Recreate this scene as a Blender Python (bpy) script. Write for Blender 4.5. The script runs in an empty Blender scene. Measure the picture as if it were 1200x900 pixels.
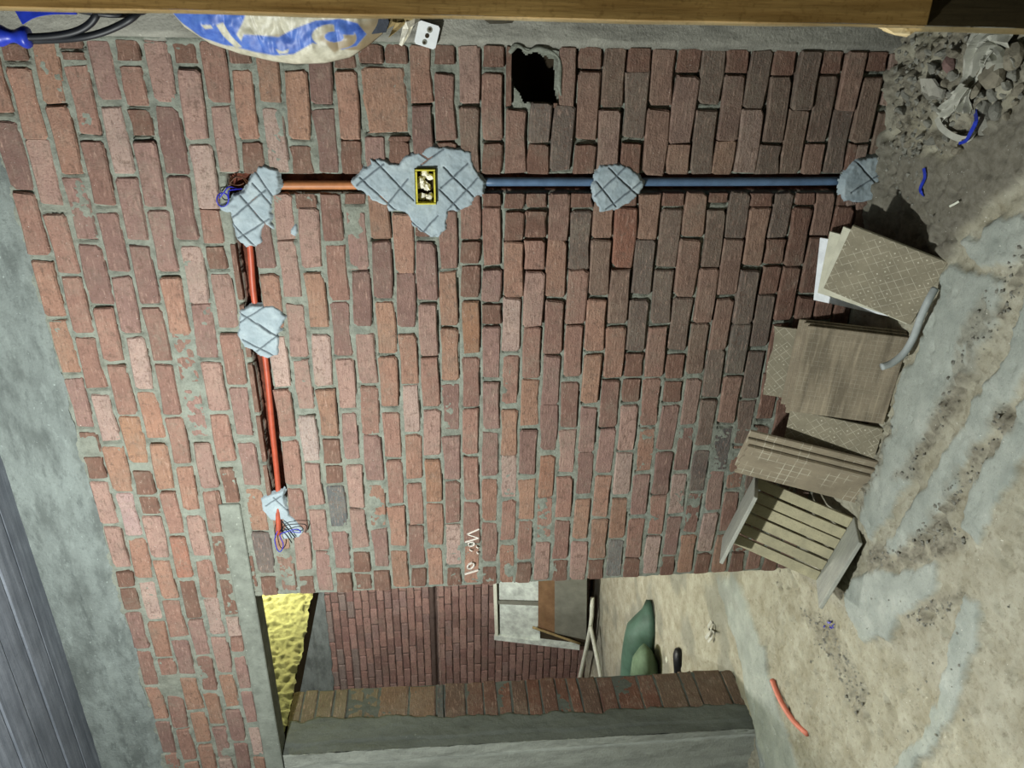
import bpy, bmesh, math, random
import numpy as np
from mathutils import Vector, Matrix

random.seed(7)
rng = np.random.default_rng(7)
sc = bpy.context.scene
COL = sc.collection

# ------------------------------------------------------------------ camera
# the phone was held sideways: the camera is rolled a quarter turn, world up is image left
F_PX = 890.0
CAM = np.array([0.0, -2.56, 1.565])
_L = np.array([560 - 600, 2260 - 450, F_PX]); _L /= np.linalg.norm(_L)
_D = np.array([503 - 600, 10 - 450, F_PX]); _D /= np.linalg.norm(_D)
_D = _D - _L * (_D @ _L); _D /= np.linalg.norm(_D)
RM = np.array([-_L, _D, np.cross(-_L, _D)])          # camera axes -> world

cam_d = bpy.data.cameras.new('camera')
cam_d.sensor_width = 36.0
cam_d.lens = F_PX * 36.0 / 1200.0
cam_d.clip_start = 0.05
cam_d.dof.use_dof = True
cam_d.dof.focus_distance = 3.2
cam_d.dof.aperture_fstop = 11.0
cam = bpy.data.objects.new('camera', cam_d)
COL.objects.link(cam)
mw = Matrix.Identity(4)
for i in range(3):
    mw[i][0] = RM[i][0]; mw[i][1] = -RM[i][1]; mw[i][2] = -RM[i][2]; mw[i][3] = CAM[i]
cam.matrix_world = mw
sc.camera = cam

# ------------------------------------------------------------------ world, lights, exposure
w = bpy.data.worlds.new('world'); sc.world = w; w.use_nodes = True
w.node_tree.nodes['Background'].inputs[0].default_value = (0.9, 0.95, 1.0, 1)
w.node_tree.nodes['Background'].inputs[1].default_value = 0.006

def lamp(name, loc, power, col, size):
    d = bpy.data.lights.new(name, 'POINT'); d.energy = power; d.color = col; d.shadow_soft_size = size
    o = bpy.data.objects.new(name, d); o.location = loc; COL.objects.link(o); return o
lamp('work_lamp', (-1.55, -1.75, 2.5), 250, (0.97, 1.0, 0.97), 0.035)
lamp('yellow_bulb', (-2.72, 1.55, 2.9), 58, (1.0, 0.96, 0.44), 0.04)
lamp('back_room_lamp', (-3.9, 1.7, 2.95), 290, (1.0, 0.97, 0.93), 0.12)
sc.view_settings.view_transform = 'Standard'
sc.view_settings.look = 'None'
sc.view_settings.exposure = 0.0
sc.view_settings.gamma = 1.0
sc.view_settings.use_curve_mapping = False

# ------------------------------------------------------------------ measuring helpers
def ray(p):
    return RM @ np.array([p[0] - 600.0, p[1] - 450.0, F_PX])
def at(px, py, Y=0.0):            # the point of the photograph on the upright plane y = Y
    r = ray((px, py)); return CAM + r * ((Y - CAM[1]) / r[1])
def fl(px, py, Z=0.0):            # ... on the level plane z = Z
    r = ray((px, py)); return CAM + r * ((Z - CAM[2]) / r[2])
def ax(px, py, X=0.0):            # ... on the side plane x = X
    r = ray((px, py)); return CAM + r * ((X - CAM[0]) / r[0])

def _lat(ix, iy, s):
    h = (ix * 374761393 + iy * 668265263 + s * 974634777) & 0xffffffff
    h = ((h ^ (h >> 13)) * 1274126177) & 0xffffffff
    return ((h ^ (h >> 16)) & 0xffff) / 65535.0
def vn(x, y, s=0):
    x = np.asarray(x, float); y = np.asarray(y, float)
    ix = np.floor(x).astype(np.int64); iy = np.floor(y).astype(np.int64)
    fx = x - ix; fy = y - iy
    fx = fx * fx * (3 - 2 * fx); fy = fy * fy * (3 - 2 * fy)
    a = _lat(ix, iy, s); b = _lat(ix + 1, iy, s); c = _lat(ix, iy + 1, s); d = _lat(ix + 1, iy + 1, s)
    return a + (b - a) * fx + (c - a) * fy + (a - b - c + d) * fx * fy
def fbm(x, y, s=0, o=4):
    t = 0; a = 0.5; n = 0
    for i in range(o):
        t = t + a * vn(x * 2 ** i, y * 2 ** i, s + i * 17); n += a; a *= 0.5
    return t / n                      # 0..1
def sm(a, b, x):
    t = np.clip((x - a) / (b - a), 0, 1); return t * t * (3 - 2 * t)
def poly_sd(x, y, P):               # signed distance to a polygon, inside positive
    P = np.asarray(P, float); x = np.asarray(x, float); y = np.asarray(y, float)
    ins = np.zeros(x.shape, bool); dm = np.full(x.shape, 1e9)
    n = len(P)
    for i in range(n):
        x0, y0 = P[i]; x1, y1 = P[(i + 1) % n]
        c = ((y0 > y) != (y1 > y)) & (x < (x1 - x0) * (y - y0) / (y1 - y0 + 1e-12) + x0)
        ins ^= c
        ex, ey = x1 - x0, y1 - y0
        t = np.clip(((x - x0) * ex + (y - y0) * ey) / (ex * ex + ey * ey + 1e-12), 0, 1)
        dm = np.minimum(dm, np.hypot(x - x0 - t * ex, y - y0 - t * ey))
    return np.where(ins, dm, -dm)
def seg_d(x, y, a, b):
    ex, ey = b[0] - a[0], b[1] - a[1]
    t = np.clip(((x - a[0]) * ex + (y - a[1]) * ey) / (ex * ex + ey * ey + 1e-12), 0, 1)
    return np.hypot(x - a[0] - t * ex, y - a[1] - t * ey)

# ------------------------------------------------------------------ object helpers
def tag(o, label=None, cat=None, group=None, kind=None):
    if label: o['label'] = label
    if cat: o['category'] = cat
    if group: o['group'] = group
    if kind: o['kind'] = kind
    return o
def empty(name, loc=(0, 0, 0)):
    o = bpy.data.objects.new(name, None); o.location = loc; o.empty_display_size = 0.05
    COL.objects.link(o); return o
def link(name, me, mat=None, parent=None):
    o = bpy.data.objects.new(name, me); COL.objects.link(o)
    if mat: me.materials.append(mat)
    if parent: 
        o.parent = parent
        o.matrix_parent_inverse = Matrix.Translation(parent.location).inverted() if parent.type == 'EMPTY' else parent.matrix_basis.inverted()
    return o
def mesh(name, v, f, smooth=False):
    me = bpy.data.meshes.new(name); me.from_pydata([tuple(map(float, q)) for q in v], [], f); me.update()
    if smooth: me.polygons.foreach_set('use_smooth', [True] * len(me.polygons))
    return me
def fast_mesh(name, V, Q, smooth=True, attrs=None):
    me = bpy.data.meshes.new(name)
    V = np.asarray(V, np.float32); Q = np.asarray(Q, np.int32)
    me.vertices.add(len(V)); me.vertices.foreach_set('co', V.ravel())
    me.loops.add(Q.size); me.loops.foreach_set('vertex_index', Q.ravel())
    me.polygons.add(len(Q)); me.polygons.foreach_set('loop_start', np.arange(0, Q.size, 4, dtype=np.int32))
    me.update(calc_edges=True)
    if smooth: me.polygons.foreach_set('use_smooth', np.ones(len(Q), bool))
    for k, a in (attrs or {}).items():
        at_ = me.attributes.new(k, 'FLOAT', 'POINT'); at_.data.foreach_set('value', np.asarray(a, np.float32).ravel())
    return me
def grid(name, A, B, fn, keep=None, smooth=True, flip=False):
    """fn(a, b) -> (x, y, z, attrs) on a lattice of a and b values."""
    a, b = np.meshgrid(A, B, indexing='ij')
    x, y, z, attrs = fn(a, b)
    V = np.stack([x.ravel(), y.ravel(), z.ravel()], 1)
    n, m = a.shape
    idx = np.arange(n * m).reshape(n, m)
    q = np.stack([idx[:-1, :-1], idx[1:, :-1], idx[1:, 1:], idx[:-1, 1:]], -1).reshape(-1, 4)
    if flip: q = q[:, ::-1]
    if keep is not None:
        kp = keep(a, b)
        kq = (kp[:-1, :-1] & kp[1:, :-1] & kp[1:, 1:] & kp[:-1, 1:]).ravel()
        q = q[kq]
        used = np.zeros(len(V), bool); used[q.ravel()] = True
        mp = np.cumsum(used) - 1
        V = V[used]; q = mp[q]; attrs = {k: v_.ravel()[used] for k, v_ in (attrs or {}).items()}
    return fast_mesh(name, V, q, smooth, attrs)
def box_vf(lo, hi):
    x0, y0, z0 = lo; x1, y1, z1 = hi
    v = [(x0, y0, z0), (x1, y0, z0), (x1, y1, z0), (x0, y1, z0), (x0, y0, z1), (x1, y0, z1), (x1, y1, z1), (x0, y1, z1)]
    f = [(3, 2, 1, 0), (4, 5, 6, 7), (0, 1, 5, 4), (1, 2, 6, 5), (2, 3, 7, 6), (3, 0, 4, 7)]
    return v, f
def box(name, lo, hi, mat, parent=None, bevel=0.0):
    bm = bmesh.new(); v, f = box_vf(lo, hi)
    bv = [bm.verts.new(q) for q in v]
    for q in f: bm.faces.new([bv[i] for i in q])
    if bevel: bmesh.ops.bevel(bm, geom=bm.edges[:], offset=bevel, segments=1, affect='EDGES')
    me = bpy.data.meshes.new(name); bm.to_mesh(me); bm.free()
    return link(name, me, mat, parent)
def frame_obj(o, org, u, v, n):
    """orient an object whose local x, y, z are u, n, v."""
    m = Matrix.Identity(4)
    for i in range(3):
        m[i][0] = u[i]; m[i][1] = n[i]; m[i][2] = v[i]; m[i][3] = org[i]
    o.matrix_world = m
    return o
def smooth_path(pts, k=6):
    P = [Vector(p) for p in pts]; P = [P[0] * 2 - P[1]] + P + [P[-1] * 2 - P[-2]]
    out = []
    for i in range(1, len(P) - 2):
        for j in range(k):
            t = j / k; a, b, c, d = P[i - 1], P[i], P[i + 1], P[i + 2]
            out.append(0.5 * ((2 * b) + (c - a) * t + (2 * a - 5 * b + 4 * c - d) * t * t + (3 * b - a - 3 * c + d) * t ** 3))
    out.append(P[-2]); return out
def tube_me(name, pts, r, seg=8, k=6, cap=True):
    pts = smooth_path(pts, k) if k > 1 else [Vector(p) for p in pts]
    V = []; Fc = []
    up = Vector((0.13, 0.31, 0.94))
    prev = None
    for i, p in enumerate(pts):
        t = (pts[min(i + 1, len(pts) - 1)] - pts[max(i - 1, 0)]).normalized()
        if prev is None: s = t.cross(up).normalized() if abs(t.dot(up)) < .98 else t.cross(Vector((1, 0, 0))).normalized()
        else: s = (prev - t * prev.dot(t)).normalized()
        prev = s; b = t.cross(s)
        rr = r(i / (len(pts) - 1)) if callable(r) else r
        for j in range(seg):
            a = 2 * math.pi * j / seg
            V.append(p + s * math.cos(a) * rr + b * math.sin(a) * rr)
    for i in range(len(pts) - 1):
        for j in range(seg):
            Fc.append((i * seg + j, i * seg + (j + 1) % seg, (i + 1) * seg + (j + 1) % seg, (i + 1) * seg + j))
    if cap:
        Fc.append(tuple(range(seg))[::-1]); Fc.append(tuple((len(pts) - 1) * seg + j for j in range(seg)))
    return mesh(name, V, Fc, True)
def ribbon_me(name, pts, width, up, thick=0.0015, k=5):
    """a flat strip along pts, its width across 'up' (a vector per strip)."""
    pts = smooth_path(pts, k); V = []; Fc = []
    up = Vector(up).normalized()
    for i, p in enumerate(pts):
        t = (pts[min(i + 1, len(pts) - 1)] - pts[max(i - 1, 0)]).normalized()
        s = t.cross(up).normalized()
        wd = width(i / (len(pts) - 1)) if callable(width) else width
        for a, b in ((-1, 0), (1, 0), (1, 1), (-1, 1)):
            V.append(p + s * a * wd / 2 + up * b * thick)
    for i in range(len(pts) - 1):
        for j in range(4):
            Fc.append((i * 4 + j, i * 4 + (j + 1) % 4, i * 4 + 4 + (j + 1) % 4, i * 4 + 4 + j))
    Fc.append((0, 1, 2, 3)); n = (len(pts) - 1) * 4; Fc.append((n + 3, n + 2, n + 1, n))
    return mesh(name, V, Fc)
def lump_me(name, size, seed, sub=2, rough=0.25, flat=False):
    r = random.Random(seed)
    bm = bmesh.new(); bmesh.ops.create_icosphere(bm, subdivisions=sub, radius=1)
    ph = [(r.uniform(-1, 1), r.uniform(-1, 1), r.uniform(-1, 1)) for _ in range(7)]
    pl = [Vector(p).normalized() for p in ph]; d = [r.uniform(.55, .9) for _ in pl]
    for v_ in bm.verts:
        c = v_.co.copy()
        for n_, q in zip(pl, d):               # chop flat facets off the lump
            e = c.dot(n_) - q
            if e > 0: c -= n_ * e
        c *= 1 + rough * (r.random() - .5) * .4
        v_.co = Vector((c.x * size[0], c.y * size[1], c.z * size[2]))
    me = bpy.data.meshes.new(name); bm.to_mesh(me); bm.free()
    return me

# ------------------------------------------------------------------ materials
class NT:
    def __init__(s, name):
        s.m = bpy.data.materials.new(name); s.m.use_nodes = True
        s.t = s.m.node_tree; s.n = s.t.nodes; s.b = s.n['Principled BSDF']
    def new(s, ty, **kw):
        n = s.n.new(ty)
        for k, v_ in kw.items(): setattr(n, k, v_)
        return n
    def l(s, a, b): s.t.links.new(a, b)
    def coord(s, kind='Object'):
        if kind == 'World':
            return s.new('ShaderNodeNewGeometry').outputs['Position']
        return s.new('ShaderNodeTexCoord').outputs[kind]
    def noise(s, vec, scale, detail=4, rough=.6, mul=None):
        if mul:
            mp = s.new('ShaderNodeMapping'); mp.inputs['Scale'].default_value = mul; s.l(vec, mp.inputs[0]); vec = mp.outputs[0]
        n = s.new('ShaderNodeTexNoise'); n.inputs['Scale'].default_value = scale
        n.inputs['Detail'].default_value = detail; n.inputs['Roughness'].default_value = rough
        s.l(vec, n.inputs['Vector']); return n.outputs['Fac']
    def ramp(s, fac, stops):
        r = s.new('ShaderNodeValToRGB'); e = r.color_ramp.elements
        while len(e) < len(stops): e.new(0.5)
        for i, (p, c) in enumerate(stops):
            e[i].position = p; e[i].color = (c[0], c[1], c[2], 1) if hasattr(c, '__len__') else (c, c, c, 1)
        s.l(fac, r.inputs[0]); return r.outputs[0]
    def mix(s, fac, a, b, mode='MIX'):
        m = s.new('ShaderNodeMix', data_type='RGBA', blend_type=mode)
        for sock, val in ((m.inputs[0], fac), (m.inputs[6], a), (m.inputs[7], b)):
            if hasattr(val, 'links'): s.l(val, sock)
            elif hasattr(val, '__len__'): sock.default_value = (val[0], val[1], val[2], 1)
            else: sock.default_value = val
        return m.outputs[2]
    def math(s, op, a, b=0.0, clamp=False):
        m = s.new('ShaderNodeMath', operation=op); m.use_clamp = clamp
        for sock, val in ((m.inputs[0], a), (m.inputs[1], b)):
            if hasattr(val, 'links'): s.l(val, sock)
            else: sock.default_value = val
        return m.outputs[0]
    def attr(s, name):
        a = s.new('ShaderNodeAttribute', attribute_name=name); return a.outputs['Fac']
    def bump(s, h, strength=.5, dist=.01):
        b = s.new('ShaderNodeBump'); b.inputs['Strength'].default_value = strength; b.inputs['Distance'].default_value = dist
        s.l(h, b.inputs['Height']); s.l(b.outputs[0], s.b.inputs['Normal'])
    def done(s, col, rough=.9, spec=.25):
        if hasattr(col, 'links'): s.l(col, s.b.inputs['Base Color'])
        else: s.b.inputs['Base Color'].default_value = (*col, 1)
        if hasattr(rough, 'links'): s.l(rough, s.b.inputs['Roughness'])
        else: s.b.inputs['Roughness'].default_value = rough
        s.b.inputs['Specular IOR Level'].default_value = spec
        return s.m

def lin(*c):                       # screen colour 0..255 -> linear
    return tuple(((x / 255) / 12.92 if x / 255 <= .04045 else ((x / 255 + .055) / 1.055) ** 2.4) for x in c)

MORTAR = lin(134, 139, 128)
def mat_brick():
    t = NT('red_brick'); W = t.coord('World')
    oi = t.new('ShaderNodeObjectInfo')
    off = t.new('ShaderNodeVectorMath', operation='ADD')
    rv = t.new('ShaderNodeVectorMath', operation='SCALE'); rv.inputs['Scale'].default_value = 37.0
    cmb = t.new('ShaderNodeCombineXYZ')
    t.l(oi.outputs['Random'], cmb.inputs[0]); t.l(oi.outputs['Random'], cmb.inputs[2])
    t.l(cmb.outputs[0], rv.inputs[0]); t.l(W, off.inputs[0]); t.l(rv.outputs[0], off.inputs[1])
    V = off.outputs[0]
    big = t.noise(V, 14, 3, .55); fine = t.noise(V, 160, 4, .7); streak = t.noise(V, 26, 3, .6, (1, 1, 5))
    c = t.mix(t.ramp(big, [(.3, 0), (.72, 1)]), t.mix(1.0, oi.outputs['Color'], (.86, .84, .85), 'MULTIPLY'), t.mix(1.0, oi.outputs['Color'], (1.12, 1.1, 1.08), 'MULTIPLY'))
    c = t.mix(t.ramp(streak, [(.56, 0), (.7, .5)]), c, lin(186, 156, 140))      # pale cut marks
    c = t.mix(t.ramp(streak, [(.3, .6), (.44, 0)]), c, lin(92, 74, 64))
    blot = t.noise(V, 40, 5, .7); c = t.mix(t.ramp(blot, [(.34, .6), (.46, 0)]), c, lin(98, 80, 70))
    c = t.mix(t.ramp(fine, [(.32, .4), (.52, 0)]), c, lin(120, 92, 80))
    haze = t.noise(W, 7, 5, .65); h2 = t.noise(W, 55, 4, .7)
    hz = t.math('MULTIPLY', t.ramp(haze, [(.45, 0), (.75, .75)]), t.ramp(h2, [(.38, .15), (.62, .9)]))
    c = t.mix(hz, c, lin(136, 126, 112))                                          # cement haze wiped over the bricks
    spk = t.noise(W, 230, 2, .5)
    c = t.mix(t.ramp(spk, [(.735, 0), (.76, .7)]), c, lin(225, 220, 210))
    t.bump(t.math('ADD', t.math('MULTIPLY', fine, .8), t.math('ADD', streak, blot)), .75, .005)
    return t.done(c, .93, .15)
def mat_mortar(name='mortar', base=MORTAR, amp=1.0, bump=.8, chase=False):
    t = NT(name); W = t.coord('World')
    a = t.noise(W, 18, 5, .65); f = t.noise(W, 140, 5, .75); g = t.noise(W, 4, 4, .6)
    lo = tuple(x * (1 - .42 * amp) for x in base); hi = tuple(min(1, x * (1 + .28 * amp)) for x in base)
    c = t.ramp(a, [(.3, lo), (.5, base), (.75, hi)])
    c = t.mix(t.ramp(f, [(.3, .55), (.5, 0)]), c, tuple(x * .55 for x in base))
    c = t.mix(t.ramp(g, [(.4, 0), (.7, .3)]), c, (base[0] * 1.02, base[1] * .88, base[2] * .78))
    if chase: c = t.mix(t.attr('chase'), c, t.ramp(a, [(.35, lin(70, 40, 32)), (.65, lin(120, 72, 56))]))   # broken brick inside the chases, coloured darker to deepen their shade
    t.bump(t.math('ADD', f, t.math('MULTIPLY', a, .6)), bump, .006)
    return t.done(c, .95, .15)
def mat_concrete(name, base, stain=.5, stretch=(1, 1, 1), bump=.6):
    t = NT(name); W = t.coord('World')
    a = t.noise(W, 5, 6, .65, stretch); f = t.noise(W, 90, 5, .7); s_ = t.noise(W, 13, 5, .6, stretch)
    c = t.ramp(a, [(.28, tuple(x * (1 - .45 * stain) for x in base)), (.5, base), (.75, tuple(min(1, x * 1.25) for x in base))])
    c = t.mix(t.ramp(s_, [(.36, .8 * stain), (.52, 0)]), c, tuple(x * .5 for x in base)); c = t.mix(t.ramp(s_, [(.56, 0), (.7, .5 * stain)]), c, tuple(min(1, x * 1.35) for x in base))
    c = t.mix(t.ramp(f, [(.3, .5), (.45, 0)]), c, tuple(x * .6 for x in base))
    md = t.noise(W, 34, 5, .7, stretch)
    c = t.mix(t.ramp(md, [(.34, .7 * stain), (.46, 0)]), c, tuple(x * .55 for x in base)); c = t.mix(t.ramp(md, [(.55, 0), (.68, .6 * stain)]), c, tuple(min(1, x * 1.4) for x in base))
    spk = t.noise(W, 75, 2, .5)
    c = t.mix(t.ramp(spk, [(.70, 0), (.76, .7)]), c, tuple(min(1, x * 1.8) for x in base))
    t.bump(t.math('ADD', f, t.math('MULTIPLY', s_, 1.3)), bump, .006)
    return t.done(c, .9, .2)
def mat_plain(name, col, rough=.7, spec=.3, var=.25, scale=20, bump=.15, metal=0.0):
    t = NT(name); W = t.coord('World')
    a = t.noise(W, scale, 5, .65)
    c = t.ramp(a, [(.3, tuple(x * (1 - var) for x in col)), (.7, tuple(min(1, x * (1 + var)) for x in col))])
    if bump: t.bump(a, bump, .004)
    t.b.inputs['Metallic'].default_value = metal
    return t.done(c, rough, spec)
def mat_wood(name, lo, hi, mul=(1, 1, 1), scale=30, bump=.4, coord='Object'):
    t = NT(name); V = t.coord(coord)
    g = t.noise(V, scale, 5, .65, mul); b = t.noise(V, 6, 3, .6); f = t.noise(V, 150, 3, .6)
    c = t.ramp(g, [(.28, lo), (.55, tuple((a + b_) / 2 for a, b_ in zip(lo, hi))), (.75, hi)])
    c = t.mix(t.ramp(b, [(.35, .4), (.6, 0)]), c, tuple(x * .7 for x in lo))
    c = t.mix(t.ramp(f, [(.3, .4), (.45, 0)]), c, tuple(x * .6 for x in lo))
    t.bump(g, bump, .004)
    return t.done(c, .85, .2)
def mat_floor():
    t = NT('sand_and_cement_floor'); W = t.coord('World')
    cem = t.attr('cement'); warm = t.attr('warm'); rough_ = t.attr('rubbly'); dk = t.attr('stain')
    a = t.noise(W, 9, 6, .65); f = t.noise(W, 170, 4, .7); m = t.noise(W, 40, 5, .65)
    sand = t.ramp(a, [(.3, lin(140, 134, 114)), (.5, lin(161, 157, 139)), (.72, lin(180, 177, 160))])
    sand = t.mix(t.ramp(m, [(.3, .6), (.46, 0)]), sand, lin(112, 104, 84))
    ce = t.ramp(a, [(.3, lin(144, 150, 142)), (.55, lin(164, 169, 160)), (.75, lin(184, 188, 178))])
    ce = t.mix(t.ramp(m, [(.3, .35), (.45, 0)]), ce, lin(120, 126, 120))
    ru = t.ramp(m, [(.32, lin(84, 80, 70)), (.5, lin(122, 117, 103)), (.75, lin(156, 151, 136))])
    c = t.mix(cem, sand, ce)
    c = t.mix(t.math('MULTIPLY', rough_, .85), c, ru)
    c = t.mix(warm, c, t.mix(t.ramp(m, [(.35, 1), (.6, 0)]), lin(124, 120, 108), lin(104, 100, 88)))  # warm-grey ground, its colour darkened further for the lamp's falloff
    c = t.mix(dk, c, lin(112, 114, 106))
    c = t.mix(t.ramp(f, [(.28, .5), (.42, 0)]), c, lin(92, 88, 74))
    spk = t.noise(W, 120, 2, .5)
    c = t.mix(t.ramp(spk, [(.735, 0), (.76, .8)]), c, lin(222, 220, 208))
    t.bump(t.math('ADD', f, t.math('MULTIPLY', m, 1.2)), .45, .006)
    return t.done(c, .95, .12)
def mat_patch():
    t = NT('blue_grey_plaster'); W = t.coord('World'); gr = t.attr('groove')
    a = t.noise(W, 16, 5, .65); f = t.noise(W, 130, 5, .7)
    c = t.ramp(a, [(.3, lin(138, 152, 158)), (.55, lin(154, 167, 172)), (.75, lin(174, 186, 188))])
    c = t.mix(t.ramp(f, [(.3, .4), (.45, 0)]), c, lin(112, 122, 126))
    c = t.mix(gr, c, lin(76, 84, 90))                                            # shade inside the scored grooves painted into the colour
    t.bump(f, .35, .004)
    return t.done(c, .85, .2)
def mat_tile(name, base, kind):
    t = NT(name); V = t.coord('Object')
    sx = t.new('ShaderNodeSeparateXYZ'); t.l(V, sx.inputs[0]); X, Z = sx.outputs[0], sx.outputs[2]
    a = t.noise(V, 12, 5, .6); f = t.noise(V, 120, 4, .7); n2 = t.noise(V, 28, 4, .65)
    c = t.ramp(a, [(.3, tuple(x * .8 for x in base)), (.7, tuple(x * 1.15 for x in base))])
    def lines(expr, per, wd):
        q = t.math('ABSOLUTE', t.math('SUBTRACT', t.math('FRACT', t.math('MULTIPLY', expr, 1 / per)), .5))
        return t.math('LESS_THAN', q, wd)
    brk = t.ramp(n2, [(.42, 0), (.54, 1)])
    pale = lin(205, 200, 180)
    if kind == 'lattice':
        l1 = lines(t.math('ADD', X, Z), .037, .035); l2 = lines(t.math('SUBTRACT', X, Z), .037, .035)
        ln = t.math('MAXIMUM', l1, l2)
        c = t.mix(t.math('MULTIPLY', t.math('MULTIPLY', ln, brk), .5), c, pale)
        d1 = lines(t.math('ADD', t.math('ADD', X, Z), .0185), .037, .09); d2 = lines(t.math('SUBTRACT', X, Z), .037, .09)
        d2 = lines(t.math('ADD', t.math('SUBTRACT', X, Z), .0185), .037, .09)
        dots = t.math('MULTIPLY', t.math('MULTIPLY', d1, d2), t.ramp(t.noise(V, 17, 2, .5), [(.5, 0), (.58, 1)]))
        c = t.mix(t.math('MULTIPLY', dots, .75), c, pale)
    elif kind == 'ribbed':
        band = t.noise(V, 26, 2, .5, (.1, 1, 1)); b2 = t.noise(V, 60, 3, .6, (.08, 1, 1))
        c = t.mix(t.ramp(band, [(.38, .7), (.5, 0)]), c, tuple(x * .5 for x in base))
        c = t.mix(t.ramp(b2, [(.55, 0), (.68, .5)]), c, tuple(min(1, x * 1.6) for x in base))
        g1 = lines(X, .017, .06); g2 = lines(Z, .017, .06)
        c = t.mix(t.math('MULTIPLY', t.math('MULTIPLY', t.math('MAXIMUM', g1, g2), brk), .16), c, pale)
        t.bump(t.math('ADD', band, f), .5, .004)
    elif kind == 'squares':
        g1 = lines(X, .032, .045); g2 = lines(Z, .032, .045)
        ms = t.ramp(t.noise(V, 9, 2, .5), [(.48, 0), (.58, 1)])
        c = t.mix(t.math('MULTIPLY', t.math('MULTIPLY', t.math('MAXIMUM', g1, g2), ms), .7), c, pale)
    c = t.mix(t.ramp(f, [(.3, .35), (.45, 0)]), c, tuple(x * .6 for x in base))
    if kind != 'ribbed': t.bump(f, .2, .003)
    return t.done(c, .85, .2)

M = {}
M['brick'] = mat_brick()
M['mortar'] = mat_mortar(chase=True)
M['concrete'] = mat_concrete('pale_concrete', lin(122, 130, 126), .9, (.4, 1, 1), .9)
M['lintel'] = mat_concrete('lintel_concrete', lin(130, 135, 125), .5)
M['column'] = mat_concrete('column_concrete', lin(142, 141, 131), .8, (1, 1, .3), .9)
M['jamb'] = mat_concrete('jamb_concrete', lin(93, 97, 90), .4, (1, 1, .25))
M['plank'] = mat_wood('weathered_formwork', lin(84, 90, 98), lin(132, 138, 146), (.6, 10, 10), 4, .5, 'World')
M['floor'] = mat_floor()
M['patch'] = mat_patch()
M['yplaster'] = mat_mortar('cream_plaster', lin(222, 222, 186), .4, 1.0)
M['red_pipe'] = mat_plain('orange_red_plastic', lin(166, 76, 52), .45, .4, .18, 30, .05)
M['brown_pipe'] = mat_plain('dusty_orange_plastic', lin(172, 112, 70), .5, .4, .2, 30, .05)
M['blue_pipe'] = mat_plain('blue_grey_plastic', lin(84, 108, 136), .45, .4, .2, 25, .05)
M['black'] = mat_plain('black_rubber', lin(22, 24, 28), .5, .4, .3, 40, .05)
M['blue'] = mat_plain('blue_plastic', lin(30, 52, 165), .4, .5, .25, 30, .1)
M['wire_blue'] = mat_plain('blue_wire', lin(40, 40, 170), .4, .5, .2, 30, 0)
M['wire_brown'] = mat_plain('brown_wire', lin(78, 46, 24), .5, .4, .2, 30, 0)
M['white'] = mat_plain('white_plastic', lin(232, 236, 236), .4, .5, .06, 30, 0)
M['yellow'] = mat_plain('yellow_plastic', lin(196, 186, 60), .5, .4, .25, 60, .1)
M['dark'] = mat_plain('dark_cavity', lin(60, 52, 40), .9, .1, .2, 20, 0)
M['paper'] = mat_plain('cream_paper', lin(226, 222, 206), .85, .15, .3, 60, .3)
M['brown_tone'] = mat_plain('brown_paper', lin(150, 132, 92), .85, .15, .3, 30, .3)
M['timber'] = mat_wood('golden_timber', lin(128, 92, 40), lin(206, 170, 104), (8, 8, .5), 5, .3)
M['dark_timber'] = mat_wood('dark_timber', lin(52, 44, 26), lin(84, 72, 46), (8, 8, .5), 5, .3)
M['cream_timber'] = mat_wood('highlight_and_split_timber', lin(190, 164, 112), lin(236, 220, 180), (8, 8, .5), 5, .3)  # for the split end and the painted edge highlight
M['pallet'] = mat_wood('pale_pallet_wood', lin(160, 154, 128), lin(196, 188, 154), (1, 6, 1), 14, .25)
M['pallet_bat'] = mat_wood('grey_pallet_wood', lin(150, 152, 144), lin(184, 184, 170), (1, 6, 6), 14, .25)
M['stone'] = mat_concrete('rubble_grey', lin(134, 133, 123), .5)
M['stone_warm'] = mat_concrete('rubble_brown', lin(136, 130, 114), .5)
M['stone_red'] = mat_concrete('rubble_red', lin(128, 104, 98), .5)
M['tile_lat'] = mat_tile('lattice_tile', lin(134, 127, 108), 'lattice')
M['tile_rib'] = mat_tile('ribbed_tile', lin(138, 127, 108), 'ribbed')
M['tile_sq'] = mat_tile('squared_tile', lin(146, 135, 115), 'squares')
M['tile_edge'] = mat_tile('cream_tile', lin(196, 194, 174), 'plain')
M['tile_white'] = mat_tile('glazed_tile', lin(226, 230, 232), 'plain')
M['grey_hose'] = mat_plain('grey_hose', lin(160, 166, 164), .6, .3, .15, 20, .1)
M['film'] = mat_plain('dusty_plastic_film', lin(176, 176, 164), .35, .5, .18, 25, .3)
M['sack'] = mat_plain('green_sack', lin(66, 92, 78), .6, .3, .3, 9, .3)
M['chalk'] = mat_plain('white_chalk', lin(228, 222, 212), .95, .1, .1, 60, 0)
M['steel'] = mat_plain('dull_sheet', lin(206, 214, 204), .45, .4, .35, 12, .2)
M['white_wood'] = mat_plain('white_painted_wood', lin(216, 218, 200), .6, .3, .12, 20, .1)
M['brown_board'] = mat_wood('brown_board', lin(120, 92, 66), lin(150, 118, 86), (1, 1, 1), 14, .2)
M['grey_board'] = mat_plain('grey_board', lin(120, 120, 108), .7, .3, .2, 10, .15)

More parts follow.
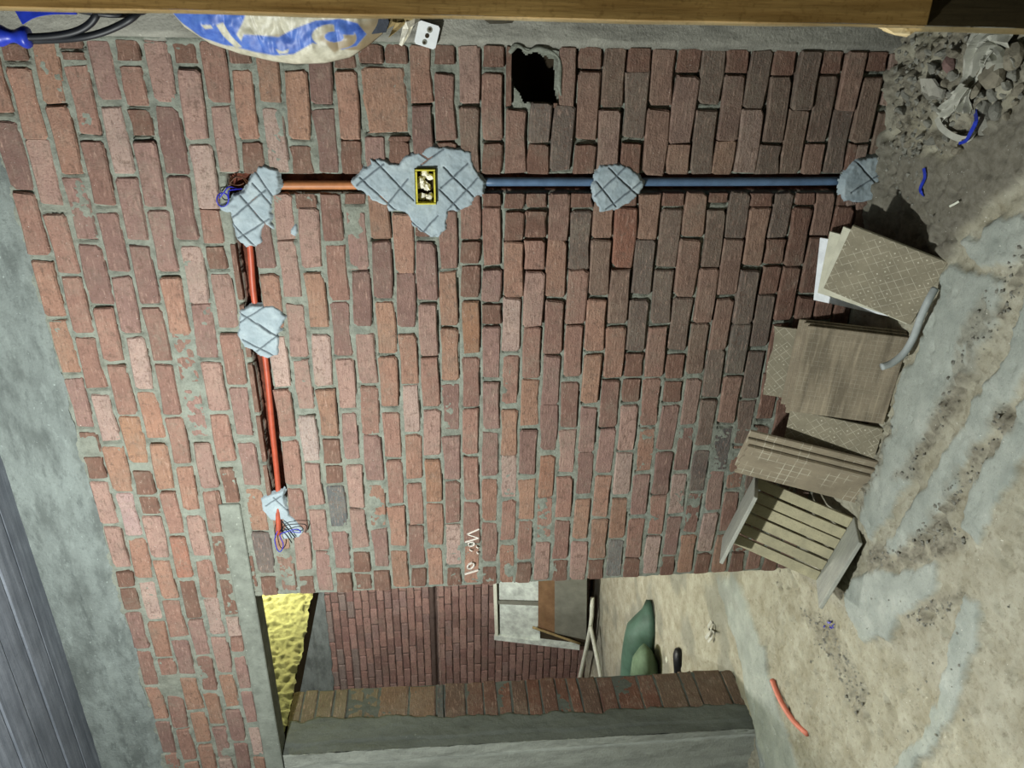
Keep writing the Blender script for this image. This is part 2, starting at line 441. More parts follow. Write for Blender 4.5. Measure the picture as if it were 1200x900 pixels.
# ------------------------------------------------------------------ bricks
BL, BH, PITCH = 0.206, 0.0665, 0.217
def brick_variant(i):
    r = random.Random(100 + i)
    hx, hz = BL / 2, BH / 2; ch = .006
    o = [(-hx + ch, -hz), (r.uniform(-.03, .03), -hz), (hx - ch, -hz), (hx, -hz + ch), (hx, hz - ch), (hx - ch, hz),
         (r.uniform(-.03, .03), hz), (-hx + ch, hz), (-hx, hz - ch), (-hx, -hz + ch)]
    o = [(x + r.gauss(0, .0026), z + r.gauss(0, .0026)) for x, z in o]
    if i % 3 == 0:                                                  # a knocked-off corner
        q = r.choice([0, 2, 5, 7]); k = r.uniform(.004, .012); o[q] = (o[q][0] * (1 - k * 1.2 / hx), o[q][1] * (1 - .3 * k / hz))
        o[(q + (1 if q in (2, 7) else -1)) % len(o)] = (o[(q + (1 if q in (2, 7) else -1)) % len(o)][0], o[(q + (1 if q in (2, 7) else -1)) % len(o)][1] * (1 - k / hz))
    n = len(o); ins = .0045
    v = [(x, .03, z) for x, z in o] + [(x, .0042 + r.uniform(0, .003), z) for x, z in o]
    v += [(x * (1 - ins / hx), r.uniform(-.0012, .0012), z * (1 - ins / hz)) for x, z in o]
    f = []
    for k in (0, n):
        for j in range(n): f.append((k + j, k + (j + 1) % n, k + n + (j + 1) % n, k + n + j))
    f.append(tuple(range(2 * n, 3 * n)))
    me = mesh('brick', v, [q[::-1] for q in f]); me.materials.append(M['brick'])
    bm = bmesh.new(); bm.from_mesh(me); bmesh.ops.recalc_face_normals(bm, faces=bm.faces); bm.to_mesh(me); bm.free()
    return me
BV = [brick_variant(i) for i in range(12)]
PALS = [lin(190, 158, 142), lin(146, 112, 100), lin(160, 120, 103), lin(168, 126, 108), lin(152, 114, 99), lin(174, 130, 108), lin(160, 124, 111), lin(176, 139, 123), lin(172, 130, 106)]
DARKS = [lin(122, 106, 95), lin(130, 109, 96), lin(116, 103, 95), lin(138, 111, 95)]
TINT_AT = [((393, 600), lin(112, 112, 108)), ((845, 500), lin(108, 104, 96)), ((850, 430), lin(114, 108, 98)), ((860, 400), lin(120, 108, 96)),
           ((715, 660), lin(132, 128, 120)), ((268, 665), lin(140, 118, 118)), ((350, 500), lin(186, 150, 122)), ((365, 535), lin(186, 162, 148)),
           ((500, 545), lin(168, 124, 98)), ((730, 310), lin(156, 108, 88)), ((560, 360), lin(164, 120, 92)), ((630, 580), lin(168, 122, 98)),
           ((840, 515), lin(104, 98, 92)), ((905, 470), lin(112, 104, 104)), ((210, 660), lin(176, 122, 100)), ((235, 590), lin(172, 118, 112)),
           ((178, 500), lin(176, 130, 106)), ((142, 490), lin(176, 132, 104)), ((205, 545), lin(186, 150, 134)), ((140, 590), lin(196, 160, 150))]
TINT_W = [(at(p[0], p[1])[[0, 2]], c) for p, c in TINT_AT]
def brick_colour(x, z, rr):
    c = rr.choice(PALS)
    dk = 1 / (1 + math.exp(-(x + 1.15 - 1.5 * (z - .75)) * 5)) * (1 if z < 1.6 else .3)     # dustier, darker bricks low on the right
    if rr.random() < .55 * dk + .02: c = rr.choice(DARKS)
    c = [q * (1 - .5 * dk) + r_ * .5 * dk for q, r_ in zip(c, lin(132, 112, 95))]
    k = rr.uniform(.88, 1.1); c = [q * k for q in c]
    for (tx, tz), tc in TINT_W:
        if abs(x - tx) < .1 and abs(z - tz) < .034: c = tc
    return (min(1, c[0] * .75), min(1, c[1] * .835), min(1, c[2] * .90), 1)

# courses measured on the photograph along its middle row
JX = [72, 99, 127, 155, 182, 209, 236, 264, 291, 317, 342.5, 367.5, 393.5, 418.8, 443.8, 468.6, 492.5, 516.3, 540, 563.5, 586.8, 610, 633.8, 657.5, 681.3, 705,
      728.8, 752.8, 777.3, 801.0, 823.8, 846.5, 870, 892.5]
ZC = [at(x, 450)[2] for x in JX]
while ZC[-1] > -.02: ZC.append(ZC[-1] - .0775)
CH_H = (lambda x: (2.168 + .0, 2.229))                        # the level chase: lower and upper edge
CH_V = (-.552, -.488)
LZ0, LZ1, LX = 2.355, 2.436, -1.76                              # concrete lintel
DOOR_X = -2.232
BX0 = -.098
HOLE = [at(px, py)[[0, 2]] for px, py in [(600, 60), (610, 56), (616, 66), (628, 62), (649, 71), (650, 106), (653, 121), (616, 120), (606, 104), (600, 90)]]
BOXR = (-.588, -.464, 1.553, 1.63)

def cut(rects, hole, gap=.004):
    out = []
    hx0, hx1, hz0, hz1 = hole
    for x0, x1, z0, z1 in rects:
        if x1 <= hx0 or x0 >= hx1 or z1 <= hz0 or z0 >= hz1: out.append((x0, x1, z0, z1)); continue
        if z1 > hz1: out.append((x0, x1, max(z0, hz1), z1))
        if z0 < hz0: out.append((x0, x1, z0, min(z1, hz0)))
        za, zb = max(z0, hz0), min(z1, hz1)
        if x0 < hx0: out.append((x0, hx0, za, zb))
        if x1 > hx1: out.append((hx1, x1, za, zb))
    return out
def courses():
    """all brick rectangles of the front wall (x0, x1, z0, z1)"""
    out = []
    rr = random.Random(5)
    big = (-.366, -.158)                                         # one double-height block
    for i in range(len(ZC) - 1):
        zt, zb = ZC[i] - .0064, ZC[i + 1] + .0064
        zt = max(zt, zb + .05)
        ph = -1.252 if i % 2 else -1.144
        if i == 0: ph = -1.19
        k = -14
        while True:
            xa = ph + k * PITCH; k += 1
            if xa > .1: break
            xb = xa + PITCH
            j0, j1 = rr.gauss(0, .005), rr.gauss(0, .003)
            x0, x1 = xa + .0075 + j0, xb - .0075 + j0
            if x0 > BX0 - .015: continue
            x1 = min(x1, BX0 - .002)
            if x1 < -3.8: continue
            zz0, zz1 = zb + rr.gauss(0, .0014), zt + rr.gauss(0, .0014)
            kr = float(sm(-1.7, -.8, (x0 + x1) / 2) * sm(2.0, .9, zt)); zz0 -= .0028 * kr; zz1 += .0025 * kr; x0 -= .003 * kr; x1 += .003 * kr
            kl = float(sm(-1.2, -1.9, (x0 + x1) / 2 - .9 * (zt - 2.2))) * (1 - kr); zz0 += .001 * kl * rr.random(); zz1 -= .002 * kl * rr.random(); x0 += .003 * kl * rr.random(); x1 -= .004 * kl * rr.random()
            rects = [(x0, x1, zz0, zz1)]
            if rr.random() < .04: 
                xm = x0 + (x1 - x0) * rr.uniform(.4, .6); rects = [(x0, xm - .005, zz0, zz1), (xm + .005, x1, zz0, zz1)]
            if i in (14, 15): rects = cut(rects, (big[0] - .004, big[1] + .004, -9, 9))
            rects = cut(rects, (-.264, -.106, 1.162, 1.312))
            rects = cut(rects, (LX * 1 - 9, LX, LZ0, LZ1 + .002))
            rects = cut(rects, (-9, DOOR_X - .0, -9, LZ0))
            rects = cut(rects, (-1.74, -.55, *CH_H((x0 + x1) / 2)))
            rects = cut(rects, (CH_V[0], CH_V[1], .12, 2.24))
            rects = cut(rects, BOXR)
            out += [r for r in rects if r[1] - r[0] > .014 and r[3] - r[2] > .012]
    out.append((big[0] + .006, big[1] - .006, ZC[16] + .006, ZC[14] - .006))
    return out
hole_sd = lambda x, z: poly_sd(np.array([x]), np.array([z]), HOLE)[0]
def place_brick(r, parent, rr, base=(0, 0)):
    x0, x1, z0, z1 = r
    o = bpy.data.objects.new('brick', rr.choice(BV)); COL.objects.link(o)
    cx, cz = (x0 + x1) / 2, (z0 + z1) / 2
    rough = 1.0 + 1.0 * float(sm(-1.6, -.4, cx)) * float(sm(1.7, .6, cz))
    o.location = (cx, rr.gauss(0, .0022) * rough - .0005 - (rr.random() < .12) * .003, cz)
    o.scale = ((x1 - x0) / BL, 1, (z1 - z0) / BH)
    o.rotation_euler = (rr.gauss(0, .01), rr.gauss(0, .006) + (math.pi if rr.random() < .5 else 0), rr.gauss(0, .006) * rough)
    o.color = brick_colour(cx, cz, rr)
    o.parent = parent
    return o

# the mortar bed of the front wall: a height field with raked joints, smears, chases and the hole
ALLR = courses()
def wall_y(x, z):
    n1 = fbm(x * 34, z * 34, 1); n2 = fbm(x * 6, z * 6, 9, 3); n3 = fbm(x * 90, z * 90, 4, 2)
    rec = .0050 + .012 * sm(-1.6, -.8, x) * sm(2.0, .9, z)                       # deeper joints low on the right
    y = rec + (n1 - .5) * .008 + (n3 - .5) * .004
    smear = sm(.66, .80, n2 + .07 * sm(-.8, -.2, x) * sm(1.4, 2.2, z) + .05 * sm(-1.6, -2.4, x))
    y = y - smear * (.0015 + .005 * n1)
    edge = sm(.018, .0, np.abs(x - BX0)) * .008
    y = y - edge * (.4 + n1)
    pad = (n1 - .5) * .014
    inh = sm(0, .004, np.minimum(np.minimum(x + 1.745 + pad, -.5 - x), np.minimum(z - 2.170 + pad * .2, 2.230 - z + pad * .3)))
    inv = sm(0, .004, np.minimum(np.minimum(x - CH_V[0] + pad * .5, CH_V[1] - x + pad * .4), np.minimum(z - .13, 2.23 - z)))
    inb = sm(0, .003, np.minimum(np.minimum(x - BOXR[0], BOXR[1] - x), np.minimum(z - BOXR[2], BOXR[3] - z)))
    ch = np.maximum(np.maximum(inh, inv), inb)
    y = y * (1 - ch) + ch * (.062 + (n1 - .5) * .02)
    y = np.where(inb > .5, .075, y)
    return y, ch
def wall_keep(x, z):
    k = ~((x < DOOR_X - .002) & (z < LZ0 + .004))
    k &= poly_sd(x + (fbm(x * 60, z * 60, 2) - .5) * .02, z, HOLE) < 0
    return k
def wall_fn(x, z):
    y, ch = wall_y(x, z)
    xs, zs = x[:, 0], z[0]; rt = random.Random(19)                                # cracks left where the mortar shrank from the bricks
    def dig(xa, xb, za, zb, d):
        i0, i1 = np.searchsorted(xs, (xa, xb)); j0, j1 = np.searchsorted(zs, (za, zb))
        if i1 > i0 and j1 > j0: y[i0:i1, j0:j1] += d * (.35 + .9 * vn(x[i0:i1, j0:j1] * 60, z[i0:i1, j0:j1] * 60, 5))
    for x0, x1, z0, z1 in ALLR:
        right = float(sm(-1.7, -.8, (x0 + x1) / 2) * sm(2.1, 1.0, z0))
        if rt.random() < .55 + .4 * right:
            a = rt.uniform(0, .35) * (1 - right); b = rt.uniform(0, .35) * (1 - right); dig(x0 + a * (x1 - x0), x1 - b * (x1 - x0), z0 - .0055, z0 + .002, .011 + .006 * right)
        if rt.random() < .45 + .4 * right: dig(x0 - .006, x0 + .002, z0, z1, .013)
        if rt.random() < .2 + .2 * right: dig(x1 - .002, x1 + .006, z0, z1, .013)
    return x, y, z, {'chase': ch}
wall = empty('wall_back'); tag(wall, 'red brick wall with thick grey mortar joints right of the doorway', kind='structure')
bed = link('mortar_bed', grid('mortar_bed', np.arange(-2.236, BX0 + .03, .0046), np.arange(-.05, 2.93, .0046), wall_fn, wall_keep), M['mortar'], wall)
over = empty('wall_over_door'); tag(over, 'band of red brickwork above the concrete lintel over the doorway', kind='structure')
bed2 = link('mortar_bed', grid('mortar_bed', np.arange(-3.9, -2.23, .0055), np.arange(2.36, 2.93, .0055), wall_fn, None), M['mortar'], over)
# back and door-side faces that give the single leaf its thickness
box('wall_core', (DOOR_X + .004, .092, -.05), (.0 - .27, .105, 2.93), M['mortar'], wall)
box('wall_core', (-.102, .092, -.05), (.02, .105, 2.93), M['mortar'], wall)
box('wall_core', (-.28, .092, -.05), (-.09, .105, 1.14), M['mortar'], wall)
box('wall_core', (-.28, .092, 1.33), (-.09, .105, 2.93), M['mortar'], wall)
box('wall_core', (-3.9, .05, 2.44), (DOOR_X + .01, .105, 2.93), M['mortar'], over)
rb = random.Random(11)
main_r, over_r = [], []
for r in ALLR:
    cx, cz = (r[0] + r[1]) / 2, (r[2] + r[3]) / 2
    if hole_sd(cx, cz) > -.004: continue
    if r[3] < .01: continue
    (over_r if cx < DOOR_X - .02 else main_r).append(r)
def shown(r):
    cx, cz = (r[0] + r[1]) / 2, (r[2] + r[3]) / 2
    d = math.hypot(cx, 2.56); a = (r[1] - r[0]) * (r[3] - r[2]) / d ** 2
    if cz < .32 and -1.7 < cx < -.7: a *= .2
    return -a
main_r.sort(key=shown)
N_SINGLE = 300
for r in main_r[:N_SINGLE]: place_brick(r, wall, rb)
def join_rest(rs, parent, name):
    V = []; Fc = []; 
    for r in rs:
        me = rb.choice(BV); cx, cz = (r[0] + r[1]) / 2, (r[2] + r[3]) / 2; b0 = len(V); yy = rb.gauss(0, .002)
        for v_ in me.vertices: V.append((cx + v_.co.x * (r[1] - r[0]) / BL, v_.co.y + yy, cz + v_.co.z * (r[3] - r[2]) / BH))
        for p in me.polygons: Fc.append(tuple(b0 + i for i in p.vertices))
    o = link(name, mesh(name, V, Fc), M['brick'], parent); o.color = (*lin(116, 90, 78), 1); o['kind'] = 'stuff'; return o
join_rest(main_r[N_SINGLE:], wall, 'cut_bricks')
for r in over_r: place_brick(r, over, rb)
# door-side end of the leaf: brick ends seen from the side
# ragged mortar ring round the hole, and the dark cavity behind it
ring = [at(px, py) for px, py in [(597, 62), (606, 53), (618, 60), (630, 57), (648, 62), (656, 72), (655, 95), (657, 112)]]
link('hole_mortar', tube_me('hole_mortar', [(p[0], -.001, p[2]) for p in ring], lambda t: .006 + .003 * math.sin(t * 17), 8, 4), M['mortar'], wall)
box('cavity', (-.29, .15, 1.12), (-.08, .16, 1.34), M['dark'], wall)
for lo, hi in (((-.30, .105, 1.10), (-.06, .16, 1.12)), ((-.30, .105, 1.34), (-.06, .16, 1.36)), ((-.30, .105, 1.10), (-.285, .16, 1.36)), ((-.085, .105, 1.10), (-.06, .16, 1.36))):
    box('cavity_side', lo, hi, M['dark'], wall)

# ------------------------------------------------------------------ concrete lintel, beam, column, ceiling
def rough_block(name, lo, hi, mat, parent=None, res=.02, amp=.004, seed=3, faces=('f',), jag=0.0):
    """a box whose chosen faces (f: -y, r: +x, b: -z) are rough height fields"""
    v, f = box_vf(lo, hi); o = box(name, lo, hi, mat, parent)
    return o
lt = box('trim_1', (-3.95, -.006, LZ0), (LX, .10, LZ1), M['lintel'], None, .004)
tag(lt, 'long grey concrete lintel spanning above the doorway', kind='structure')
# beam under the ceiling with a ragged lower edge
def beam_fn(x, z):
    t = (z - 2.89) / (3.168 - 2.89)
    zz = 2.893 + t * (3.168 - 2.893) + (1 - t) ** 3 * ((fbm(x * 9, x * 0 + 3.3, 5) - .5) * .045)
    y = .004 - .012 * sm(0, .10, t) - .006 * sm(.3, .6, t) + (fbm(x * 8, zz * 20, 6) - .5) * .012 + (fbm(x * 50, zz * 50, 8, 2) - .5) * .004
    ridge = np.exp(-((zz - 3.03 - .012 * np.sin(x * 3)) / .006) ** 2) * .006 * sm(-1.6, -2.2, x)
    return x, y - ridge, zz, {}
bo = link('trim_2', grid('trim_2', np.arange(-4.0, .12, .012), np.linspace(2.89, 3.168, 34), beam_fn), M['concrete'])
tag(bo, 'rough pale concrete beam between the brickwork and the ceiling boards', kind='structure')
box('beam_core', (-4.0, .0, 2.925), (.1, .3, 3.168), M['concrete'], bo)
# boarded ceiling (grey formwork boards side by side)
ceil = empty('ceiling'); tag(ceil, 'ceiling of weathered grey formwork boards', kind='structure')
box('slab', (-9, -3.2, 3.196), (.6, 3.8, 3.3), M['concrete'], ceil)
ye = [-.004, -.118, -.222, -.338, -.452, -.566, -.68, -.795, -.91, -1.03, -1.15, -1.27, -1.39]
for i in range(len(ye) - 1):
    dz = random.uniform(-.004, .004)
    x1 = .6; 
    box('board', (-4.6, ye[i + 1] + .004, 3.168 + dz), (x1, ye[i] - .003, 3.196), M['plank'], ceil, .0025)
# concrete column at the right end of the wall
def col_fn(x, z):
    y = -.013 + (fbm(x * 20, z * 7, 21) - .5) * .006 + (fbm(x * 60, z * 60, 22, 2) - .5) * .003
    y = y + .016 * sm(.012, 0, x - (BX0 + .004 + (fbm(z * 20, z * 0, 3) - .5) * .008))
    return x, y, z, {}
colo = link('wall_right', grid('wall_right', np.arange(BX0 - .004, .40, .008), np.arange(-.05, 3.17, .02), col_fn), M['column'])
tag(colo, 'grey concrete column closing the right end of the brick wall', kind='structure')
# a dark blotch on the column
bl = [at(px, py, -.014) for px, py in [(566, 16), (568, 24), (574, 28), (588, 28), (600, 27), (604, 22), (604, 14)]]
blob = link('dark_blotch', mesh('dark_blotch', [(p[0], -.0185, p[2]) for p in bl], [tuple(range(len(bl)))[::-1]]), mat_plain('blotch_colour', lin(74, 70, 60), .9, .1, .2, 40, 0), colo)

# ------------------------------------------------------------------ doorway: left reveal with its column
JXt, JXb = -3.212, -3.258
def jx(z): return JXt + (JXb - JXt) * (2.355 - z) / 2.355
def jamb_fn(y, z):
    x = jx(z) + (fbm(y * 12, z * 6, 31) - .5) * .012 + (fbm(y * 55, z * 55, 33, 2) - .5) * .005
    x = x + .005 * sm(.055, .06, y + .006 * np.sin(z * 9)) 
    rag = .150 + .045 * sm(.9, 2.3, z) + (fbm(z * 14, z * 0 + 2, 35) - .5) * .05
    x = x - .012 * sm(rag, rag + .008, y)
    return x, y, z, {}
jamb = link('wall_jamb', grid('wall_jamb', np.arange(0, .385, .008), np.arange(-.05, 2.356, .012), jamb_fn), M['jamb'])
tag(jamb, 'left reveal of the doorway, concrete in front and bricks behind', kind='structure')
def jfront_fn(x, z):
    xx = np.where(x > -3.27, np.minimum(x, 0) * 0 + jx(z) + (x + 3.25) * 1.0, x)
    xx = np.minimum(xx, jx(z) + (fbm(z * 12, z * 0, 41) - .5) * .008)
    y = (fbm(x * 30, z * 9, 42) - .5) * .008 + (fbm(x * 70, z * 70, 43, 2) - .5) * .006 - .001
    return xx, y, z, {}
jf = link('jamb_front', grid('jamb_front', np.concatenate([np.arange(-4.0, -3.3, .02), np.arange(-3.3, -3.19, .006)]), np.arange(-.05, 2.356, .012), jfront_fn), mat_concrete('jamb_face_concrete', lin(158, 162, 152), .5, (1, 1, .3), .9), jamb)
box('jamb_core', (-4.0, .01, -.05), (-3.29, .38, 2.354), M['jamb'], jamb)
# brick ends of the reveal, each its own piece
jz = [345, 359, 375, 394, 410, 429, 445, 479, 511, 520, 545, 565, 581, 597, 615, 631, 649, 663, 676, 697, 717, 745, 765, 795, 812, 845, 860, 872]
zz_ = [ax(px, 805 - (px - 345) * .045, -3.225)[2] for px in jz]
rj = random.Random(3)
def jbrick_me(i):
    r = random.Random(400 + i); o = [(-.5, -.5), (0, -.5), (.5, -.5), (.5, 0), (.5, .5), (0, .5), (-.5, .5), (-.5, 0)]
    n = 8; v = [(-.03, a * 1, b * 1) for a, b in o] + [(-.003, a + r.gauss(0, .012), b + r.gauss(0, .02)) for a, b in o] + [(r.uniform(-.001, .0015), a * .95, b * .90) for a, b in o]
    f = [(k + j, k + (j + 1) % n, k + n + (j + 1) % n, k + n + j) for k in (0, n) for j in range(n)] + [tuple(range(2 * n, 3 * n))]
    me = mesh('brick', v, f); me.materials.append(M['brick']); return me
JV = [jbrick_me(i) for i in range(5)]
for i in range(len(zz_) - 1):
    z1, z0 = zz_[i], zz_[i + 1]; cz = (z0 + z1) / 2
    o = bpy.data.objects.new('brick', JV[i % 5]); COL.objects.link(o)
    ya, yb = .135 + .03 * float(sm(.9, 2.3, cz)), .384 + rj.uniform(-.006, .008)
    o.location = (jx(cz) - .0035 + rj.gauss(0, .002), (ya + yb) / 2, cz); o.scale = (1, yb - ya, (z1 - z0) - .010)
    o.rotation_euler = (rj.gauss(0, .012), 0, 0)
    c = lin(112, 104, 84) if i < 6 else (lin(118, 98, 80) if i < 8 else rj.choice([lin(106, 74, 62), lin(102, 76, 66), lin(112, 80, 68), lin(98, 80, 70)]))  # upper bricks yellower: the bulb's light put into their colour
    if i == 8: c = lin(84, 92, 92)
    if i > 21: c = lin(108, 92, 78)
    o.color = (*c, 1); o.parent = jamb

# ------------------------------------------------------------------ back room
FY = 3.6
far = empty('wall_far'); tag(far, 'far brick wall of the back room with a concrete band on top', kind='structure')
def far_fn(x, z):
    y = FY + .012 + (fbm(x * 40, z * 40, 51) - .5) * .012
    y = y + .03 * sm(.018, .010, np.abs(z - 1.655)) * sm(.3, .6, fbm(x * 9, z * 9, 52) + .2)
    g = 2.81 + (fbm(x * 4, x * 0, 53) - .5) * .06
    sm_ = sm(g - .25, g, z + (fbm(x * 6, z * 6, 54) - .5) * .5)                  # cement smeared below the band
    return x, y - .0 * sm_, z, {}
link('mortar_bed', grid('mortar_bed', np.arange(-8.5, -2.0, .02), np.arange(-.02, 3.2, .01), far_fn), mat_mortar('far_mortar', lin(98, 84, 78), .6), far)
box('core', (-8.5, FY + .07, -.02), (-2.0, FY + .2, 3.2), M['mortar'], far)
def band_fn(x, z):
    zz = np.where(z < 2.83, z + (fbm(x * 7, x * 0, 57) - .5) * .05, z)
    return x, FY - .012 + (fbm(x * 6, zz * 25, 58) - .5) * .012 - .01 * sm(2.93, 2.94, zz), zz, {}
link('concrete_band', grid('concrete_band', np.arange(-8.5, -2.0, .03), np.arange(2.79, 3.2, .012), band_fn), M['concrete'], far)
rf = random.Random(21)
nfar = 0
for i in range(36):
    zt = 2.80 - .0775 * i
    if abs(zt - .036 - 1.655) < .03: continue
    ph = -6.917 + (.108 if i % 2 else 0)
    for k in range(9):
        x0 = ph + k * PITCH + rf.gauss(0, .005)
        if x0 > -5.12 or zt < .05: continue
        if zt < 1.02 and x0 > -5.9 - .0: continue                              # behind the leaning window frame
        o = bpy.data.objects.new('brick', rf.choice(BV)); COL.objects.link(o)
        o.location = (x0 + .104, FY + rf.gauss(0, .002), zt - .036); o.rotation_euler = (0, rf.gauss(0, .006), 0)
        o.scale = (1, 1, 1.02)
        c = rf.choice([lin(166, 136, 127), lin(160, 128, 118), lin(142, 112, 105), lin(156, 126, 117), lin(134, 108, 101), lin(148, 124, 118)])
        if zt > 2.55 and rf.random() < .5: c = lin(140, 128, 122)
        o.color = (*c, 1); o.parent = far; nfar += 1
V = []; Fc = []                                                                   # the rest of the far wall, hidden from here
for i in range(36):
    zt = 2.80 - .0775 * i
    if abs(zt - .036 - 1.655) < .03 or zt < .05: continue
    for k in range(-4, 18):
        x0 = -6.917 + (.108 if i % 2 else 0) + k * PITCH
        if 0 <= k < 9 and x0 <= -5.12 and not (zt < 1.02 and x0 > -5.9): continue
        me = rf.choice(BV); b0 = len(V); yy = rf.gauss(0, .002)
        V += [(x0 + .104 + v_.co.x, FY + yy + v_.co.y, zt - .036 + v_.co.z) for v_ in me.vertices]
        Fc += [tuple(b0 + j for j in p.vertices) for p in me.polygons]
fo = link('outer_bricks', mesh('outer_bricks', V, Fc), M['brick'], far); fo.color = (*lin(148, 120, 112), 1); fo['kind'] = 'stuff'
V = []; Fc = []
for k in range(150):
    x = -6.75 + k * .0125; b0 = len(V); s = rf.uniform(.004, .011); z = 1.628 + rf.gauss(0, .004)
    for a, b, c in ((-1, 0, 0), (1, 0, 0), (0, 0, 1), (0, 0, -1), (0, -1, 0)): V.append((x + a * s, FY - .002 + b * s, z + c * s))
    Fc += [(b0, b0 + 3, b0 + 4), (b0 + 3, b0 + 1, b0 + 4), (b0 + 1, b0 + 2, b0 + 4), (b0 + 2, b0, b0 + 4)]
mo = link('mortar_lumps', mesh('mortar_lumps', V, Fc), mat_plain('lump_mortar', lin(150, 130, 120), .9, .1), far); mo['kind'] = 'stuff'
# rough plastered wall end above the reveal, lit by the yellow bulb
def yel_fn(y, z):
    rg = sm(-.06, .06, (z - 2.40) * -1.0 + .42 - .42 * y * .0 - (y - .39) * .0 + (fbm(y * 5, z * 5, 61) - .5) * .25 - .12)
    lump = fbm(y * 34, z * 34, 62, 4)
    x = -3.228 + (lump - .5) * .034 * (.2 + .8 * rg) + (fbm(y * 50, z * 50, 63, 2) - .5) * .014 * (.3 + rg)
    row = np.abs(((y + .012 * np.sin(z * 9)) / .2) % 1 - .5); x = x - .008 * (1 - rg) * sm(.46, .49, row)
    row2 = np.abs((z / .0775) % 1 - .5); x = x - .004 * (1 - rg) * sm(.45, .49, row2)
    zz = z + np.where(z < 2.40, (fbm(y * 22, y * 0, 64) - .5) * .03, 0)
    return x, y, zz, {}
yw = link('wall_inner', grid('wall_inner', np.arange(.10, 2.6, .009), np.arange(2.365, 3.18, .009), yel_fn), M['yplaster'])
tag(yw, 'rough plastered wall panel glowing yellow beyond the doorway', kind='structure')
box('panel_core', (-3.41, .11, 2.372), (-3.262, 2.6, 3.19), M['dark'], yw)  # shade under the panel put into the core's dark colour

# ------------------------------------------------------------------ floor
cpx = lambda L_: [fl(px, py)[:2] for px, py in L_]
CEM = [cpx(p) for p in (
    [(1115, 310), (1180, 322), (1168, 380), (1150, 420), (1120, 450), (1105, 480), (1085, 520), (1068, 560), (1040, 610), (1020, 640), (1008, 600), (1030, 545), (1045, 500), (1055, 450), (1078, 400), (1098, 350)],
    [(1215, 340), (1165, 440), (1130, 500), (1100, 550), (1065, 600), (1040, 645), (1058, 650), (1088, 622), (1125, 570), (1155, 520), (1178, 480), (1215, 425)],
    [(1215, 448), (1172, 520), (1138, 585), (1128, 622), (1150, 640), (1165, 600), (1215, 520)],
    [(990, 690), (1012, 668), (1100, 663), (1097, 700), (1056, 718), (1045, 752), (1015, 750), (1000, 730)],
    [(1128, 700), (1156, 703), (1146, 760), (1132, 800), (1112, 845), (1088, 880), (1072, 905), (1045, 905), (1080, 860), (1100, 820), (1113, 770), (1120, 730)],
    [(838, 676), (862, 674), (882, 720), (896, 760), (905, 800), (920, 850), (940, 905), (893, 905), (885, 850), (874, 800), (866, 760), (853, 720)],
    [(1215, 250), (1160, 262), (1130, 290), (1165, 315), (1215, 305)])]
RUB = [cpx(p) for p in (
    [(1215, 268), (1177, 320), (1140, 375), (1112, 450), (1083, 517), (1052, 560), (1066, 565), (1100, 515), (1130, 460), (1155, 405), (1215, 318)],
    [(1178, 470), (1138, 540), (1100, 593), (1066, 640), (1082, 647), (1120, 600), (1150, 552), (1196, 490)],
    [(1017, 645), (1060, 640), (1135, 615), (1142, 632), (1090, 657), (1018, 668)],
    [(1045, 40), (1215, 20), (1215, 110), (1150, 165), (1085, 195), (1048, 180), (1060, 120)],
    [(1035, 495), (1050, 500), (1030, 560), (1012, 600), (1002, 590), (1022, 545)],
    [(935, 712), (968, 720), (990, 760), (1010, 800), (1018, 850), (1006, 850), (985, 800), (960, 755)],
    [(1130, 690), (1112, 720), (1088, 735), (1060, 722), (1095, 704)])]
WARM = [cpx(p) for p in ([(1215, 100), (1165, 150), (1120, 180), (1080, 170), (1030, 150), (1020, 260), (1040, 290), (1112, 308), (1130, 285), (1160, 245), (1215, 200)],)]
HEAP = fl(1120, 95)[:2]
def floor_fields(x, y):
    jx_ = x + (fbm(x * 14, y * 14, 71, 5) - .5) * .065; jy_ = y + (fbm(x * 14, y * 14, 72, 5) - .5) * .065
    cem = np.zeros_like(x); rub = np.zeros_like(x); warm = np.zeros_like(x)
    near = (y < .1)
    for P in CEM: cem = np.maximum(cem, sm(-.003, .007, poly_sd(jx_, jy_, P)))
    for i_, P in enumerate(RUB): rub = np.maximum(rub, sm(-.022, .022, poly_sd(jx_, jy_, P)) * (1, 1, .9, 1, 1, .45, .7)[i_])
    rub = rub * sm(.30, .52, fbm(x * 22, y * 22, 171, 3))
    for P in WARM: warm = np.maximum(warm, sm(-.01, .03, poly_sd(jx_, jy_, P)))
    rub = rub * (1 - .45 * cem)
    cem = cem * (1 - .75 * rub)
    return cem, rub, warm
